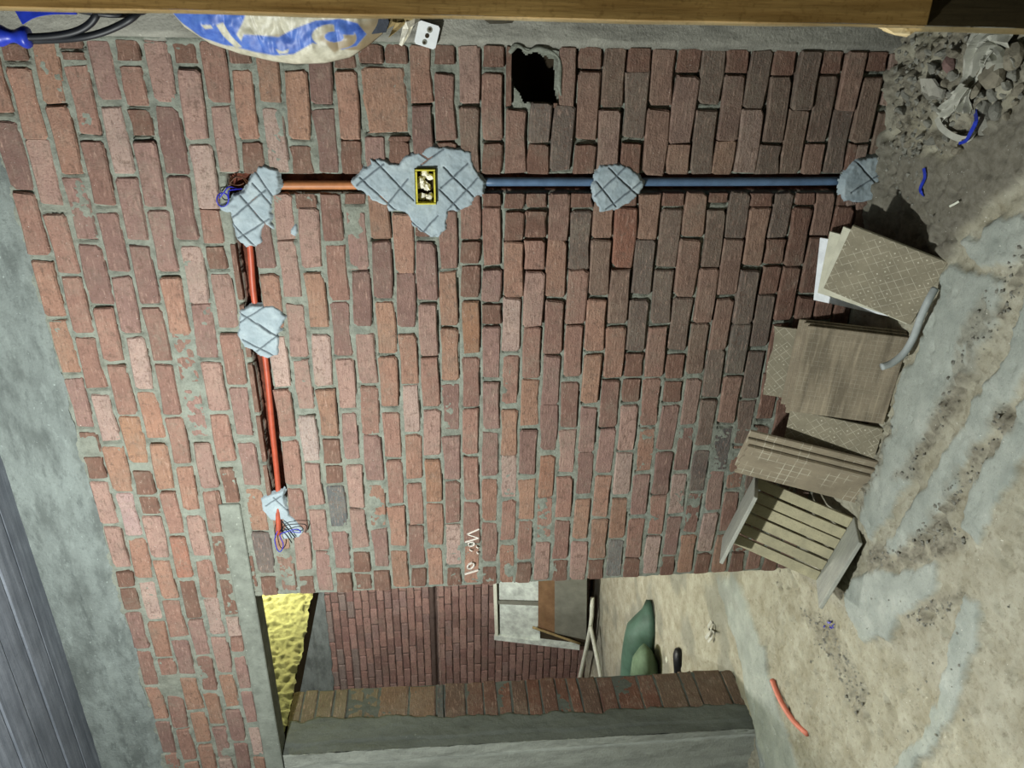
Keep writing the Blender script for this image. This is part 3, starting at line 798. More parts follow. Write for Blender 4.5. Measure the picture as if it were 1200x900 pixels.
def floor_h(x, y):
    cem, rub, warm = floor_fields(x, y)
    n = fbm(x * 7, y * 7, 73, 3); n2 = fbm(x * 30, y * 30, 74, 3); n3 = fbm(x * 75, y * 75, 75, 2)
    h = (n - .5) * .022 * (1 - .6 * cem) + (n2 - .5) * .012 * (1 - .85 * cem)
    h = h - .016 * sm(.66, .74, fbm(x * 26, y * 17, 76, 3)) * (1 - cem)              # pits and footmarks in the sand
    h = h - .010 * sm(.66, .72, fbm(x * 60, y * 44, 176, 2)) * (1 - .8 * cem) - .006 * sm(.70, .74, fbm(x * 30, y * 30, 177, 2)) * cem
    h = h + cem * (.015 + (fbm(x * 9, y * 9, 78, 2) - .5) * .012)
    h = h + rub * ((n2 - .4) * .042 + (n3 - .5) * .040)
    h = h + warm * .018
    d = np.hypot((x - HEAP[0]) * 1.0, (y - HEAP[1]) * .8)
    h = h + .075 * np.exp(-(d / .22) ** 2)
    h = h + .028 * np.exp(-((y + .0) / .05) ** 2) * sm(-1.0, -.6, x) * sm(.2, .0, y)   # dirt banked against the wall foot
    h = h - .055 * np.exp(-(np.hypot(x + 1.80, (y + .25) * 1.4) / .12) ** 2)             # hollow under the pallet
    return h, cem, rub, warm
def floor_fn(x, y):
    h, c, r_, w_ = floor_h(x, y)
    st = np.zeros_like(x)
    back = sm(.3, 1.2, y)
    st = .5 * sm(.5, .62, fbm(x * 3, y * 3, 79)) * sm(-.1, .15, y)
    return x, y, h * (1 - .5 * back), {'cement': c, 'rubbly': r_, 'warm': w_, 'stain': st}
flo = empty('floor'); tag(flo, 'bare sand floor crossed by grey cement smears', kind='structure')
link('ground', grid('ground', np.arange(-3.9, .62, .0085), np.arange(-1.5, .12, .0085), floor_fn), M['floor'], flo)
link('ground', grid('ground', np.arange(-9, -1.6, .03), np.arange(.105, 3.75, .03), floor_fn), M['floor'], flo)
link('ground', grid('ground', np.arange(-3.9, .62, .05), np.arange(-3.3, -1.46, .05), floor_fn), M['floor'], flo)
def fz(x, y): return float(floor_h(np.array([x]), np.array([y]))[0][0])
def onf(px, py, up=0.0):
    p = fl(px, py)
    for _ in range(3):
        z = fz(p[0], p[1]); p = fl(px, py, z + up)
    return Vector(p)

# ------------------------------------------------------------------ scored plaster patches
def patch(label, px_poly, px_grooves, th=.008, hole=None, seed=0):
    P = np.array([at(px, py)[[0, 2]] for px, py in px_poly]); G = [(at(*a)[[0, 2]], at(*b)[[0, 2]]) for a, b in px_grooves]
    lo = P.min(0) - .012; hi = P.max(0) + .012
    def jit(x, z): return x + (fbm(x * 45, z * 45, 81 + seed) - .5) * .016, z + (fbm(x * 45, z * 45, 82 + seed) - .5) * .016
    def fn(x, z):
        a, b = jit(x, z); sd = poly_sd(a, b, P)
        t = sm(-.004, .010, sd)
        y = .012 - t * (.012 + th * (.75 + .5 * fbm(x * 14, z * 14, 83 + seed, 3))) - (fbm(x * 70, z * 70, 84, 2) - .5) * .004
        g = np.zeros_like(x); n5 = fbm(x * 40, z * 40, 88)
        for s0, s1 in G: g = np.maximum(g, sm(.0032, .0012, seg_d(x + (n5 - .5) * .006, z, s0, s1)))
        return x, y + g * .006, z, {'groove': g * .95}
    def keep(x, z):
        a, b = jit(x, z); k = poly_sd(a, b, P) > -.003
        if hole is not None: k &= ~((x > hole[0]) & (x < hole[1]) & (z > hole[2]) & (z < hole[3]))
        return k
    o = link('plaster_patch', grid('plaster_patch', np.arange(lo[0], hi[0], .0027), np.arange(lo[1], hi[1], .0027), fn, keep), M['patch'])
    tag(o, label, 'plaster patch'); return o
s5 = lambda o, L_: [(o[0] + a / 5, o[1] + b / 5) for a, b in L_]
patch('blue-grey plaster patch over the upper corner where the conduit turns, with blue wire loop',
      [(302, 193), (312, 192), (328, 198), (330, 212), (332, 220), (320, 232), (319, 250), (321, 270), (312, 264), (308, 270), (308, 284), (302, 290), (288, 290), (277, 280), (272, 264), (271, 250), (258, 248), (254, 242), (269, 234), (273, 228), (286, 223), (289, 214), (294, 205)],
      [((299, 200), (320, 230)), ((282, 229), (311, 262)), ((272, 255), (312, 222)), ((279, 279), (316, 256)), ((272, 261), (299, 288)), ((296, 214), (318, 240))], seed=1)
o6 = lambda a, b: (400 + a / 6, 150 + b / 6)
patch('widest blue-grey plaster patch, scored with crosses around the electrical box',
      [o6(*q) for q in [(60, 375), (130, 300), (200, 245), (190, 208), (270, 208), (340, 240), (400, 240), (440, 190), (550, 160), (630, 112), (700, 130), (800, 135), (850, 140), (930, 165), (920, 210), (950, 290), (1000, 350), (1020, 400), (1000, 470), (940, 500), (930, 545), (850, 580), (760, 590), (745, 650), (745, 705), (690, 765), (630, 770), (560, 740), (490, 680), (465, 620), (440, 590), (370, 590), (330, 600), (300, 550), (200, 510), (170, 460), (110, 430)]],
      [(o6(*a), o6(*b)) for a, b in [((225, 215), (510, 510)), ((130, 345), (385, 580)), ((110, 400), (300, 250)), ((310, 555), (470, 350)), ((550, 175), (610, 215)), ((560, 255), (720, 145)), ((720, 275), (930, 480)), ((700, 420), (890, 245)), ((750, 570), (960, 350)), ((690, 430), (840, 580)), ((480, 650), (620, 760)), ((565, 740), (680, 615))]],
      hole=(-.584, -.468, 1.558, 1.625), seed=2)
o3 = lambda a, b: (400 + a / 3, a * 0 + b / 3)
patch('small scored plaster patch crossing the blue conduit halfway down',
      [o3(*q) for q in [(905, 580), (960, 570), (990, 570), (1045, 605), (1066, 640), (1050, 680), (1020, 710), (960, 742), (905, 750), (884, 700), (882, 640)]],
      [(o3(*a), o3(*b)) for a, b in [((940, 590), (1045, 690)), ((895, 635), (965, 725)), ((890, 690), (1000, 585)), ((930, 735), (1052, 640))]], seed=3)
patch('dusty grey plaster patch with a scored cross at the foot of the blue conduit',
      [(988, 203), (1000, 187), (1020, 180), (1045, 181), (1058, 196), (1052, 220), (1038, 233), (1013, 237), (987, 237), (982, 220)],
      [((1000, 188), (1040, 232)), ((995, 224), (1047, 192))], seed=4, th=.02)
patch('round plaster patch on the middle of the level red conduit',
      [(280, 364), (292, 357), (312, 356), (328, 360), (336, 370), (331, 382), (328, 392), (329, 404), (326, 417), (314, 421), (304, 418), (296, 410), (285, 406), (277, 392), (280, 380)],
      [((280, 365), (318, 390)), ((302, 378), (327, 395)), ((285, 397), (325, 418)), ((300, 412), (329, 390)), ((280, 378), (312, 358))], seed=5)
patch('ragged plaster patch at the left end of the red conduit above the doorway',
      [(304, 584), (317, 578), (333, 572), (335, 588), (340, 602), (350, 612), (358, 620), (352, 629), (340, 631), (330, 632), (329, 626), (334, 618), (330, 610), (318, 610), (308, 598)],
      [((321, 582), (340, 600)), ((312, 592), (330, 580))], seed=6)
patch('tiny splash of plaster stuck to the bricks beside the corner patch',
      [(337, 268), (347, 260), (350, 264), (350, 273), (347, 279), (339, 276)], [], th=.006, seed=7)

# ------------------------------------------------------------------ conduits, box, wires
def conduit(label, pts, r, mat):
    o = link('conduit', tube_me('conduit', pts, r, 12, 5), mat); tag(o, label, 'conduit'); return o
W_ = lambda px, py, y: tuple(at(px, py, y))
conduit('orange-red plastic conduit lying level in its chase at the top left',
        [W_(291, 270, .016), W_(294, 300, .016), W_(298, 350, .016), W_(311, 420, .016), W_(319, 500, .016), W_(326, 570, .012), W_(326, 600, .0), W_(326.5, 626, -.016)], .0108, M['red_pipe'])
conduit('short dusty orange conduit rising between the corner patch and the box patch',
        [W_(312, 217, .024), W_(370, 217, .024), W_(430, 217, .024)], .0145, M['brown_pipe'])
conduit('blue-grey conduit running down the chase below the electrical box',
        [W_(555, 213, .026), W_(690, 213, .026), W_(850, 213, .026), W_(1000, 212, .026)], .0145, M['blue_pipe'])
bx = empty('electrical_box', (-.526, -.01, 1.591)); tag(bx, 'yellow-rimmed electrical box stuffed with paper in the widest plaster patch', 'electrical box')
x0, x1, z0, z1 = -.583, -.469, 1.559, 1.624
for lo, hi in (((x0, -.024, z0), (x0 + .005, .03, z1)), ((x1 - .005, -.024, z0), (x1, .03, z1)), ((x0 + .007, -.024, z0), (x1 - .007, .03, z0 + .006)), ((x0 + .007, -.024, z1 - .006), (x1 - .007, .03, z1))):
    box('box_side', lo, hi, M['yellow'], bx, .001)
box('box_back', (x0 + .007, .028, z0 + .006), (x1 - .007, .032, z1 - .006), M['dark'], bx)
for i, (a, b) in enumerate([(.018, .02), (.02, .047), (.05, .03), (.075, .048), (.085, .018), (.1, .035), (.057, .052)]):
    o = link('paper_wad', lump_me('paper_wad', (.019, .014, .013), 900 + i, 2, 1.6), M['paper'], bx)
    o.matrix_basis = Matrix.Translation(o.matrix_parent_inverse.inverted().to_translation() * 0 + Vector((x0 + a, .006 + .004 * (i % 3), z0 + b))) @ Matrix.Rotation(i * 1.3, 4, 'Y')
def wires(label, specs, loc):
    e = empty('wire_bundle', loc); tag(e, label, 'wires')
    for nm, pts, r, m in specs: link(nm, tube_me(nm, pts, r, 6, 6), m, e)
def loop(cx, cy, rx, ry, y, a0=0, turns=1.0, n=10, dy=.006):
    return [W_(cx + rx * math.cos(a0 + turns * 2 * math.pi * i / n), cy + ry * math.sin(a0 + turns * 2 * math.pi * i / n), y + dy * math.sin(i)) for i in range(n + 1)]
wires('coil of blue and brown wire poking out of the corner where the conduit turns', [
    ('blue_wire', loop(261, 234, 7, 8, -.025) + [W_(268, 224, -.022), W_(276, 222, -.012), W_(284, 221, .004)], .0022, M['wire_blue']),
    ('blue_wire', [W_(257, 232, -.022), W_(262, 226, -.026), W_(268, 219, -.02), W_(278, 221, .0)], .0022, M['wire_blue']),
    ('brown_wire', loop(278, 212, 9, 5, -.012, .5, .8) + [W_(290, 216, .006)], .002, M['wire_brown']),
    ('brown_wire', [W_(268, 217, -.012), W_(276, 208, -.02), W_(286, 209, -.012), W_(292, 214, .006)], .002, M['wire_brown'])], at(275, 222))
wires('blue and black wires looping out of the left end of the red conduit', [
    ('blue_wire', [W_(325.5, 622, -.022), W_(322, 632, -.03), W_(325, 644, -.028), W_(329, 646, -.028), W_(332, 638, -.03), W_(328, 627, -.026), W_(336, 623, -.03), W_(348, 620, -.03), W_(352, 624, -.028), W_(340, 623, -.024)], .002, M['wire_blue']),
    ('black_wire', [W_(327, 624, -.02), W_(334, 616, -.034), W_(352, 614, -.032), W_(359, 616, -.028), W_(358, 624, -.022)], .0018, M['black']),
    ('black_wire', [W_(329, 622, -.02), W_(335, 626, -.03), W_(342, 636, -.022)], .0024, M['black']),
    ('black_wire', [W_(323.5, 612, -.01), W_(322, 620, -.02), W_(323, 630, -.018)], .002, M['black']),
    ('black_wire', [W_(330, 610, -.018), W_(336, 618, -.03), W_(346, 630, -.02)], .0026, M['black'])], at(330, 620))
# chalk lettering on the bricks near the doorway
def stroke(pts, wd=.0042):
    out = []
    for a, b in zip(pts[:-1], pts[1:]):
        a = at(*a); b = at(*b); d = np.array([b[0] - a[0], b[2] - a[2]]); l_ = np.hypot(*d) or 1; d /= l_; n = np.array([-d[1], d[0]]) * wd / 2; e = d * wd * .3
        out.append([(a[0] - e[0] + n[0], a[2] - e[1] + n[1]), (a[0] - e[0] - n[0], a[2] - e[1] - n[1]), (b[0] + e[0] - n[0], b[2] + e[1] - n[1]), (b[0] + e[0] + n[0], b[2] + e[1] + n[1])])
    return out
T_ = lambda L_: [(500 + a / 10, 600 + b / 10) for a, b in L_]
STR = [T_([(610, 190), (475, 250), (612, 292), (455, 340)]), T_([(495, 345), (545, 340), (560, 365), (540, 385), (500, 390), (488, 370), (495, 345)]), T_([(585, 398), (600, 408)]), T_([(505, 432), (530, 445)]), T_([(590, 465), (602, 475)]),
       T_([(475, 635), (490, 605), (530, 585), (555, 595), (550, 625), (515, 655), (480, 650), (475, 635)]), T_([(450, 718), (600, 672)])]
ck = empty('chalk_lettering', tuple(at(553, 645))); tag(ck, 'white handwritten number chalked on a brick just right of the doorway', 'lettering')
for nm, s_ in zip(('letter', 'letter', 'dot', 'dot', 'dot', 'digit', 'digit'), STR):
    V = []; Fc = []
    for q in stroke(s_):
        b0 = len(V); V += [(x, -.0088, z) for x, z in q] + [(x, -.001, z) for x, z in q]
        Fc += [(b0, b0 + 1, b0 + 2, b0 + 3), (b0, b0 + 4, b0 + 5, b0 + 1), (b0 + 1, b0 + 5, b0 + 6, b0 + 2), (b0 + 2, b0 + 6, b0 + 7, b0 + 3), (b0 + 3, b0 + 7, b0 + 4, b0)]
    link(nm, mesh(nm, V, Fc), M['chalk'], ck)

# ------------------------------------------------------------------ leaning tiles
def slab(label, b, c, a, t, mat, w=None, h=None, back=0.0, du=0.0, dv=0.0, rot=0.0, edge=None, rag=False, seed=0, group=None):
    b, c, a = map(lambda q: np.array(q, float), (b, c, a))
    u = c - b; W = w or np.linalg.norm(u); u /= np.linalg.norm(u)
    v_ = a - b; v_ = v_ - u * (v_ @ u); H = h or np.linalg.norm(v_); v_ /= np.linalg.norm(v_)
    n = np.cross(u, v_)                          # u points left in the upright view, so u x v points to the viewer
    if n[1] > 0: n = -n
    org = b + u * du + v_ * dv - n * back
    bm = bmesh.new()
    r = random.Random(seed)
    if rag:
        top = [(W * k / 9, H - (r.uniform(0, .012))) for k in range(9, -1, -1)]
        out = [(0, 0), (W, 0)] + top
    else: out = [(0, 0), (W, 0), (W, H), (0, H)]
    m = len(out)
    lo_ = [bm.verts.new((x, -t, z)) for x, z in out]; hi_ = [bm.verts.new((x, 0, z)) for x, z in out]
    bm.faces.new(hi_); bm.faces.new(lo_[::-1])
    for i in range(m): bm.faces.new((lo_[i], lo_[(i + 1) % m], hi_[(i + 1) % m], hi_[i]))
    bmesh.ops.recalc_face_normals(bm, faces=bm.faces)
    if not rag: bmesh.ops.bevel(bm, geom=[e for e in bm.edges], offset=.0012, segments=1, affect='EDGES')
    me = bpy.data.meshes.new('tile'); bm.to_mesh(me); bm.free()
    o = link('tile', me, mat)
    if edge:
        me.materials.append(edge)
        for p in me.polygons:
            if abs(p.normal.y) < .7: p.material_index = 1
    m4 = Matrix.Identity(4)
    for i in range(3): m4[i][0] = u[i]; m4[i][1] = n[i]; m4[i][2] = v_[i]; m4[i][3] = org[i]
    o.matrix_world = m4 @ Matrix.Rotation(rot, 4, 'Y')
    tag(o, label, 'tile', group); return o
# first stack (nearest the rubble): fanned cream-edged tiles behind a lattice-patterned one
b1, c1, a1, d1 = (-.668, -.446, 0), (-.912, -.350, 0), (-.599, -.269, .229), (-.824, -.126, .200)
slab('tilted lattice-marked tile in front of the stack nearest the rubble', b1, c1, a1, .010, M['tile_lat'], .262, .300, edge=M['tile_edge'])
P1 = np.array(c1)
TOPS = [((-.858, -.089, .190), (-.653, -.130, .186)), ((-.896, -.064, .190), (-.682, -.088, .205)), ((-.929, -.045, .190), (-.717, -.047, .212))]
for k, (dd, aa) in enumerate(TOPS):
    cc = P1 + np.array((0, .020 * (k + 1), 0)); dd = np.array(dd); aa = np.array(aa); bb = cc + (aa - dd)
    slab(['cream-edged tile right behind the tilted lattice tile', 'second cream-edged tile behind the tilted lattice tile', 'rearmost white tile of the stack nearest the rubble'][k],
         bb, cc, bb + (dd - cc), .009, [M['tile_edge'], M['tile_edge'], M['tile_white']][k], .235, None, du=-.02, edge=M['tile_edge'])
# second stack: ribbed tile with two more behind
b2, c2, a2 = (-.952, -.364, 0), (-1.293, -.349, 0), (-.947, -.254, .306)
slab('front tile of the middle stack, ribbed dusty back turned outward', b2, c2, a2, .010, M['tile_rib'], .338, .322)
slab('second tile of the middle stack, just behind the ribbed one', b2, c2, a2, .010, M['tile_rib'], .338, .33, back=.016, du=-.004, dv=.004)
slab('third tile of the middle stack with a chipped corner', b2, c2, a2, .010, M['tile_rib'], .338, .345, back=.034, du=-.006, dv=.004)
slab('rear tile of the middle stack sticking out on its left', b2, c2, a2, .010, M['tile_rib'], .338, .318, back=.085, du=.055, dv=.0)
# tile standing against the bricks behind the middle stack
e0 = (-1.03, -.19, 0.0); e1 = (-1.33, -.19, 0.0); e2 = (-1.012, -.03, .318)
slab('patterned tile against the bricks, peeking out above the middle stack', e0, e1, e2, .010, M['tile_lat'], .285, .355, rag=True, seed=4, rot=.02)
# third: lattice tile between the stacks
b3, c3, a3 = (-1.307, -.355, 0), (-1.429, -.351, 0), (-1.302, -.199, .270)
slab('lattice-marked tile between the ribbed stack and the pallet', b3, c3, a3, .011, M['tile_lat'], .135, .316, edge=M['tile_edge'])
# fourth: three narrow tiles next to the pallet
b4, c4, a4 = (-1.498, -.375, 0), (-1.654, -.307, 0), (-1.433, -.226, .441)
slab('front narrow tile beside the pallet with a faint square grid', b4, c4, a4, .010, M['tile_sq'], .172, .462, rag=True, seed=8)
slab('middle narrow tile of the three beside the pallet', b4, c4, a4, .010, M['tile_sq'], .172, .465, back=.015, du=-.022)
slab('rear narrow tile of the three beside the pallet', b4, c4, a4, .010, M['tile_sq'], .172, .465, back=.030, du=-.052)

# ------------------------------------------------------------------ small pallet leaning on the wall
pal = empty('pallet', (-1.743, -.442, .02)); tag(pal, 'small slatted pallet of pale wood leaning on the wall beside the tiles', 'pallet')
a_, b_, c_ = .122, -.41, .309
Rz = Matrix.Rotation(a_, 3, 'Z'); Rx = Matrix.Rotation(b_, 3, 'X'); Ry = Matrix.Rotation(c_, 3, 'Y')
PR = Rz @ Rx @ Ry
PU = PR @ Vector((-1, 0, 0)); PN = PR @ Vector((0, 1, 0)); PV = PR @ Vector((0, 0, 1))
PW, PH, PD, PT = .325, .419, .201, .015
def pbox(name, lo, hi, mat, bev=.002):
    v, f = box_vf(lo, hi); bm = bmesh.new(); bv = [bm.verts.new(q) for q in v]
    for q in f: bm.faces.new([bv[i] for i in q])
    bmesh.ops.recalc_face_normals(bm, faces=bm.faces)
    bmesh.ops.bevel(bm, geom=bm.edges[:], offset=bev, segments=1, affect='EDGES')
    me = bpy.data.meshes.new(name); bm.to_mesh(me); bm.free()
    o = link(name, me, mat); o.parent = pal
    m4 = Matrix.Identity(4)
    for i in range(3): m4[i][0] = PU[i]; m4[i][1] = PN[i]; m4[i][2] = PV[i]
    o.matrix_local = m4
    return o
pbox('side_board', (0, 0, 0), (PW, PD, PT), M['pallet_bat'])
pbox('side_board', (0, 0, PH - PT), (PW, PD, PH), M['pallet_bat'])
sw = PW / 6
for i in range(6):
    k = random.uniform(-.002, .002)
    pbox('slat', (i * sw + .004 + k, PD - .012, PT + .001), ((i + 1) * sw - .005 + k, PD, PH - PT - .001), M['pallet'], .0012)

# ------------------------------------------------------------------ bits on the floor
tag(link('grey_hose', tube_me('grey_hose', [at(1033, 430, -.43), at(1046, 425, -.428), at(1060, 413, -.425), at(1071, 394, -.43), at(1079, 372, -.455), at(1088, 352, -.47), at(1096, 338, -.46)], .0115, 12, 6), M['grey_hose']),
    'short bent grey hose lying between the first two tile stacks', 'hose')
pts = [onf(905, 797, .014), onf(912, 815, .014), onf(921, 832, .014), onf(932, 847, .014), onf(946, 860, .014)]
tag(link('conduit_offcut', tube_me('conduit_offcut', pts, .0125, 12, 6), mat_plain('faded_red_plastic', lin(206, 120, 98), .5, .4, .12, 30, .05)), 'curved faded red conduit offcut lying on the sand', 'conduit')
def strip(name, label, px, width, mat, lift=.006, cat='scrap', mode='floor', Y=0):
    pts = [onf(a, b, lift) if mode == 'floor' else Vector(at(a, b, Y)) for a, b in px]
    o = link(name, ribbon_me(name, pts, width, (0, -.35, .94), .002, 5), mat); tag(o, label, cat); return o
strip('blue_strap', 'crumpled blue strap end on the cement by the wall foot', [(1083, 197), (1084, 208), (1079, 220), (1080, 226), (1084, 233)], .010, M['blue'])
strip('blue_strap', 'bright blue strap scrap below the rubble heap', [(1143, 130), (1144, 142), (1138, 155), (1132, 165), (1124, 168)], lambda t: .014 - .006 * t, M['blue'], .03)
bs = empty('blue_scrap', tuple(onf(973, 731))); tag(bs, 'little frayed blue scrap on the sand beside the pallet corner', 'scrap')
for i, (px, py) in enumerate([(967, 733), (970, 728), (973, 733), (976, 727), (978, 731)]):
    p = onf(px, py, .004); q = onf(px + random.uniform(-3, 3), py + random.uniform(2, 6), .012)
    link('shred', ribbon_me('shred', [p, (p + q) / 2 + Vector((0, 0, .006)), q], .007, (0, 0, 1), .0015, 3), M['wire_blue'], bs)
# rubble heap
def stone(name, label, px, py, s, mat, seed, rot=0.0, lift=.3, group=None, share=None):
    p = onf(px, py)
    o = link(name, share or lump_me(name, s, seed, 2, .3), mat if not share else None)
    o.location = p + Vector((0, 0, s[2] * lift)); o.rotation_euler = (random.uniform(-.4, .4), random.uniform(-.4, .4), rot)
    tag(o, label, 'rubble', group); return o
stone('rubble_stone', 'largest rounded stone at the far right of the rubble heap', 1166, 84, (.062, .05, .034), M['stone_warm'], 1, .6)
stone('rubble_stone', 'reddish brick fragment in the rubble heap', 1114, 76, (.028, .022, .018), M['stone_red'], 2, .2)
stone('rubble_stone', 'flat tan stone right under the plastic film', 1139, 103, (.045, .03, .022), M['stone_warm'], 3, 1.0)
stone('rubble_stone', 'smooth grey-green stone standing beside the reddish fragment', 1098, 82, (.032, .018, .018), M['stone'], 4, .9)
stone('rubble_stone', 'bulky blue-grey lump next to the blue strap', 1157, 138, (.055, .045, .032), M['stone'], 5, .3)
stone('rubble_stone', 'pale stone touching the timber side of the film', 1190, 66, (.04, .03, .025), M['stone_warm'], 6, .3)
fp = [onf(px, py, .028) for px, py in [(1078, 92), (1092, 92), (1098, 101), (1105, 105), (1103, 115), (1086, 117), (1080, 108)]]
fv = [p for p in fp] + [p - Vector((0, .003, .008)) for p in fp]; nf = len(fp)
tag(link('plaster_shard', mesh('plaster_shard', fv, [tuple(range(nf)), tuple(range(2 * nf - 1, nf - 1, -1))] + [(i, i + nf, (i + 1) % nf + nf, (i + 1) % nf) for i in range(nf)]), mat_concrete('pale_shard', lin(170, 168, 156), .2)), 'flat pale notched plaster shard on the rubble near the bricks', 'rubble')
rs = random.Random(77)
VAR = []
for k in range(8):
    me = lump_me('rubble_lump', (rs.uniform(.8, 1.2), rs.uniform(.6, 1), rs.uniform(.5, .8)), 300 + k, 2, .4); me.materials.append([M['stone'], M['stone'], M['stone_warm'], M['stone']][k % 4]); VAR.append(me)
SP = [(1090, 62), (1105, 62), (1122, 62), (1085, 76), (1128, 72), (1120, 90), (1112, 98), (1150, 110), (1165, 112), (1182, 100), (1192, 120), (1150, 124), (1135, 122), (1170, 130), (1182, 136),
      (1118, 130), (1100, 128), (1085, 130), (1076, 140), (1090, 145), (1106, 148), (1122, 146), (1068, 150), (1080, 160), (1096, 165), (1110, 162), (1125, 176), (1150, 60), (1172, 58), (1190, 88), (1195, 105), (1060, 130), (1064, 112), (1070, 92), (1140, 88), (1178, 112),
      (1100, 72), (1106, 108), (1068, 168), (1118, 112), (1190, 75), (1062, 165)]
for i, (px, py) in enumerate(SP):
    s = rs.uniform(.012, .026); p = onf(px, py)
    o = bpy.data.objects.new('rubble_lump', VAR[i % 8]); COL.objects.link(o)
    o.location = p + Vector((0, 0, s * .25)); o.scale = (s, s, s); o.rotation_euler = (rs.uniform(0, 6), rs.uniform(0, 6), rs.uniform(0, 6))
    tag(o, 'small dusty lump of broken masonry in the rubble heap', 'rubble', 'small lumps of the rubble heap')
# loose clods by the wall foot and along the trampled strips: too many and too small to count
V = []; Fc = []
def scatter(poly, n, s0, s1):
    P = np.array(poly); lo, hi = P.min(0), P.max(0); k = 0
    while k < n:
        q = lo + rng.random(2) * (hi - lo); k += 1
        if poly_sd(q[:1], q[1:], poly)[0] < 0 or q[1] > -.012: continue
        s = s0 + (s1 - s0) * rng.random() ** 3; b0 = len(V); z = fz(q[0], q[1]); a = rng.random() * 6
        for (i, j, l_) in ((1, 0, 0), (0, 1, 0), (-1, 0, 0), (0, -1, 0), (.3, .2, .9), (-.4, -.2, .7), (.1, -.3, -.6)):
            f_ = .7 + .6 * rng.random(); V.append((q[0] + s * f_ * (i * math.cos(a) - j * math.sin(a)), q[1] + s * f_ * (i * math.sin(a) + j * math.cos(a)), z + s * .2 + s * l_ * f_ * .7))
        for t_ in ((0, 1, 4), (1, 2, 5), (2, 3, 5), (3, 0, 4), (1, 5, 4), (3, 4, 5), (0, 6, 1), (1, 6, 2), (2, 6, 3), (3, 6, 0)): Fc.append(tuple(b0 + i for i in t_))
for i, P in enumerate(RUB): scatter(P, [620, 520, 460, 800, 120, 420, 260][i], .0025, [.009, .009, .012, .014, .009, .008, .008][i])
scatter(cpx([(1030, 140), (1085, 190), (1095, 240), (1110, 262), (1060, 245), (1040, 185)]), 160, .003, .01)
scatter(cpx([(880, 690), (1000, 690), (1190, 700), (1190, 890), (950, 890)]), 260, .0015, .006)
cl = link('soil_clods', mesh('soil_clods', V, Fc), M['stone'], None); tag(cl, 'loose crumbs and clods scattered over the sand floor', 'soil', None, 'stuff')
# dusty plastic film lying over the rubble
def film_me(pxs, wd, seed):
    pts = smooth_path([onf(a, b, l_) for a, b, l_ in pxs], 7); r = random.Random(seed); V = []; Fc = []; m = 9
    for i, p in enumerate(pts):
        t = (pts[min(i + 1, len(pts) - 1)] - pts[max(i - 1, 0)]).normalized(); s = t.cross(Vector((0, -.4, .9))).normalized(); up = Vector((0, -.4, .9))
        ww = wd(i / (len(pts) - 1))
        for j in range(m):
            a = (j / (m - 1) - .5); V.append(p + s * a * ww + up * (.012 * math.sin(j * 2.1 + seed) + .006 * math.sin(j * 4.3 + i * .5) + r.uniform(-.0015, .0015) - abs(a) * .02))
    for i in range(len(pts) - 1):
        for j in range(m - 1): Fc.append((i * m + j, i * m + j + 1, (i + 1) * m + j + 1, (i + 1) * m + j))
    return mesh('film', V, Fc)
fm = empty('plastic_film', tuple(onf(1130, 90))); tag(fm, 'crumpled strip of dusty plastic film lying across the rubble heap', 'plastic film')
for nm, pxs, wd, sd in (('strip', [(1185, 42, .03), (1160, 42, .04), (1143, 60, .045), (1136, 85, .04), (1128, 105, .035)], lambda t: .10 * (1 - t) ** .8 + .028, 1),
                        ('tail', [(1130, 100, .036), (1118, 115, .034), (1106, 128, .026), (1098, 135, .02)], lambda t: .03 + .05 * t * (1 - .5 * t), 2),
                        ('tail', [(1131, 102, .036), (1128, 118, .034), (1126, 132, .024)], lambda t: .025 + .02 * t, 3),
                        ('fold', [(1150, 58, .055), (1162, 70, .05), (1160, 82, .045)], lambda t: .05 + .02 * t, 4)):
    o = link(nm, film_me(pxs, wd, sd), M['film'], fm); md = o.modifiers.new('s', 'SOLIDIFY'); md.thickness = .0015
strip('pale_strip', 'curled pale plastic strip at the lower edge of the rubble', [(1098, 138), (1104, 150), (1118, 160), (1134, 163), (1144, 152)], .018, M['film'], .02)
strip('white_stick', 'tiny white stick on the dirt left of the first tile stack', [(1113, 242), (1119, 239), (1124, 236)], .006, M['white_wood'], .01)

# ------------------------------------------------------------------ timber post close to the camera, right edge
po = empty('timber_post', (.06, -1.74, 0)); tag(po, 'golden timber prop standing close by, along the right side of the view', 'post')
xe = lambda z: -.004 - .003 * math.sin(z * 2)
def post_board(name, z0, z1, x0, x1, y0, y1, mat, wob=.002):
    n = max(4, int((z1 - z0) / .06)); V = []; Fc = []
    for i in range(n + 1):
        z = z0 + (z1 - z0) * i / n; d = (fbm(np.array([z * 6]), np.array([x0 * 3]), 91)[0] - .5) * wob * 2
        V += [(x0 + d, y0, z), (x1, y0, z), (x1, y1, z), (x0 + d, y1, z)]
    for i in range(n):
        for j in range(4): Fc.append((i * 4 + j, i * 4 + (j + 1) % 4, i * 4 + 4 + (j + 1) % 4, i * 4 + 4 + j))
    Fc += [(3, 2, 1, 0), tuple(n * 4 + k for k in range(4))]
    return link(name, mesh(name, V, Fc), mat, po)
post_board('board', 0.875, 3.165, -.0075, .14, -1.45, -1.40, M['timber'])
post_board('edge_highlight', 0.875, 3.165, -.0125, -.0075, -1.447, -1.405, M['cream_timber'], .003)  # highlight on the board's lit edge, painted as a cream strip
post_board('lower_board', -.03, 0.875, -.0085, .14, -1.443, -1.40, M['dark_timber'])
post_board('edge_highlight', -.03, 0.90, -.0165, -.0085, -1.44, -1.405, M['cream_timber'], .002)  # same painted highlight along the lower board
o = link('split_end', lump_me('split_end', (.012, .018, .034), 5, 2, .6), M['cream_timber'], po); o.matrix_basis = Matrix.Translation((-.011, -1.43, 0.905))

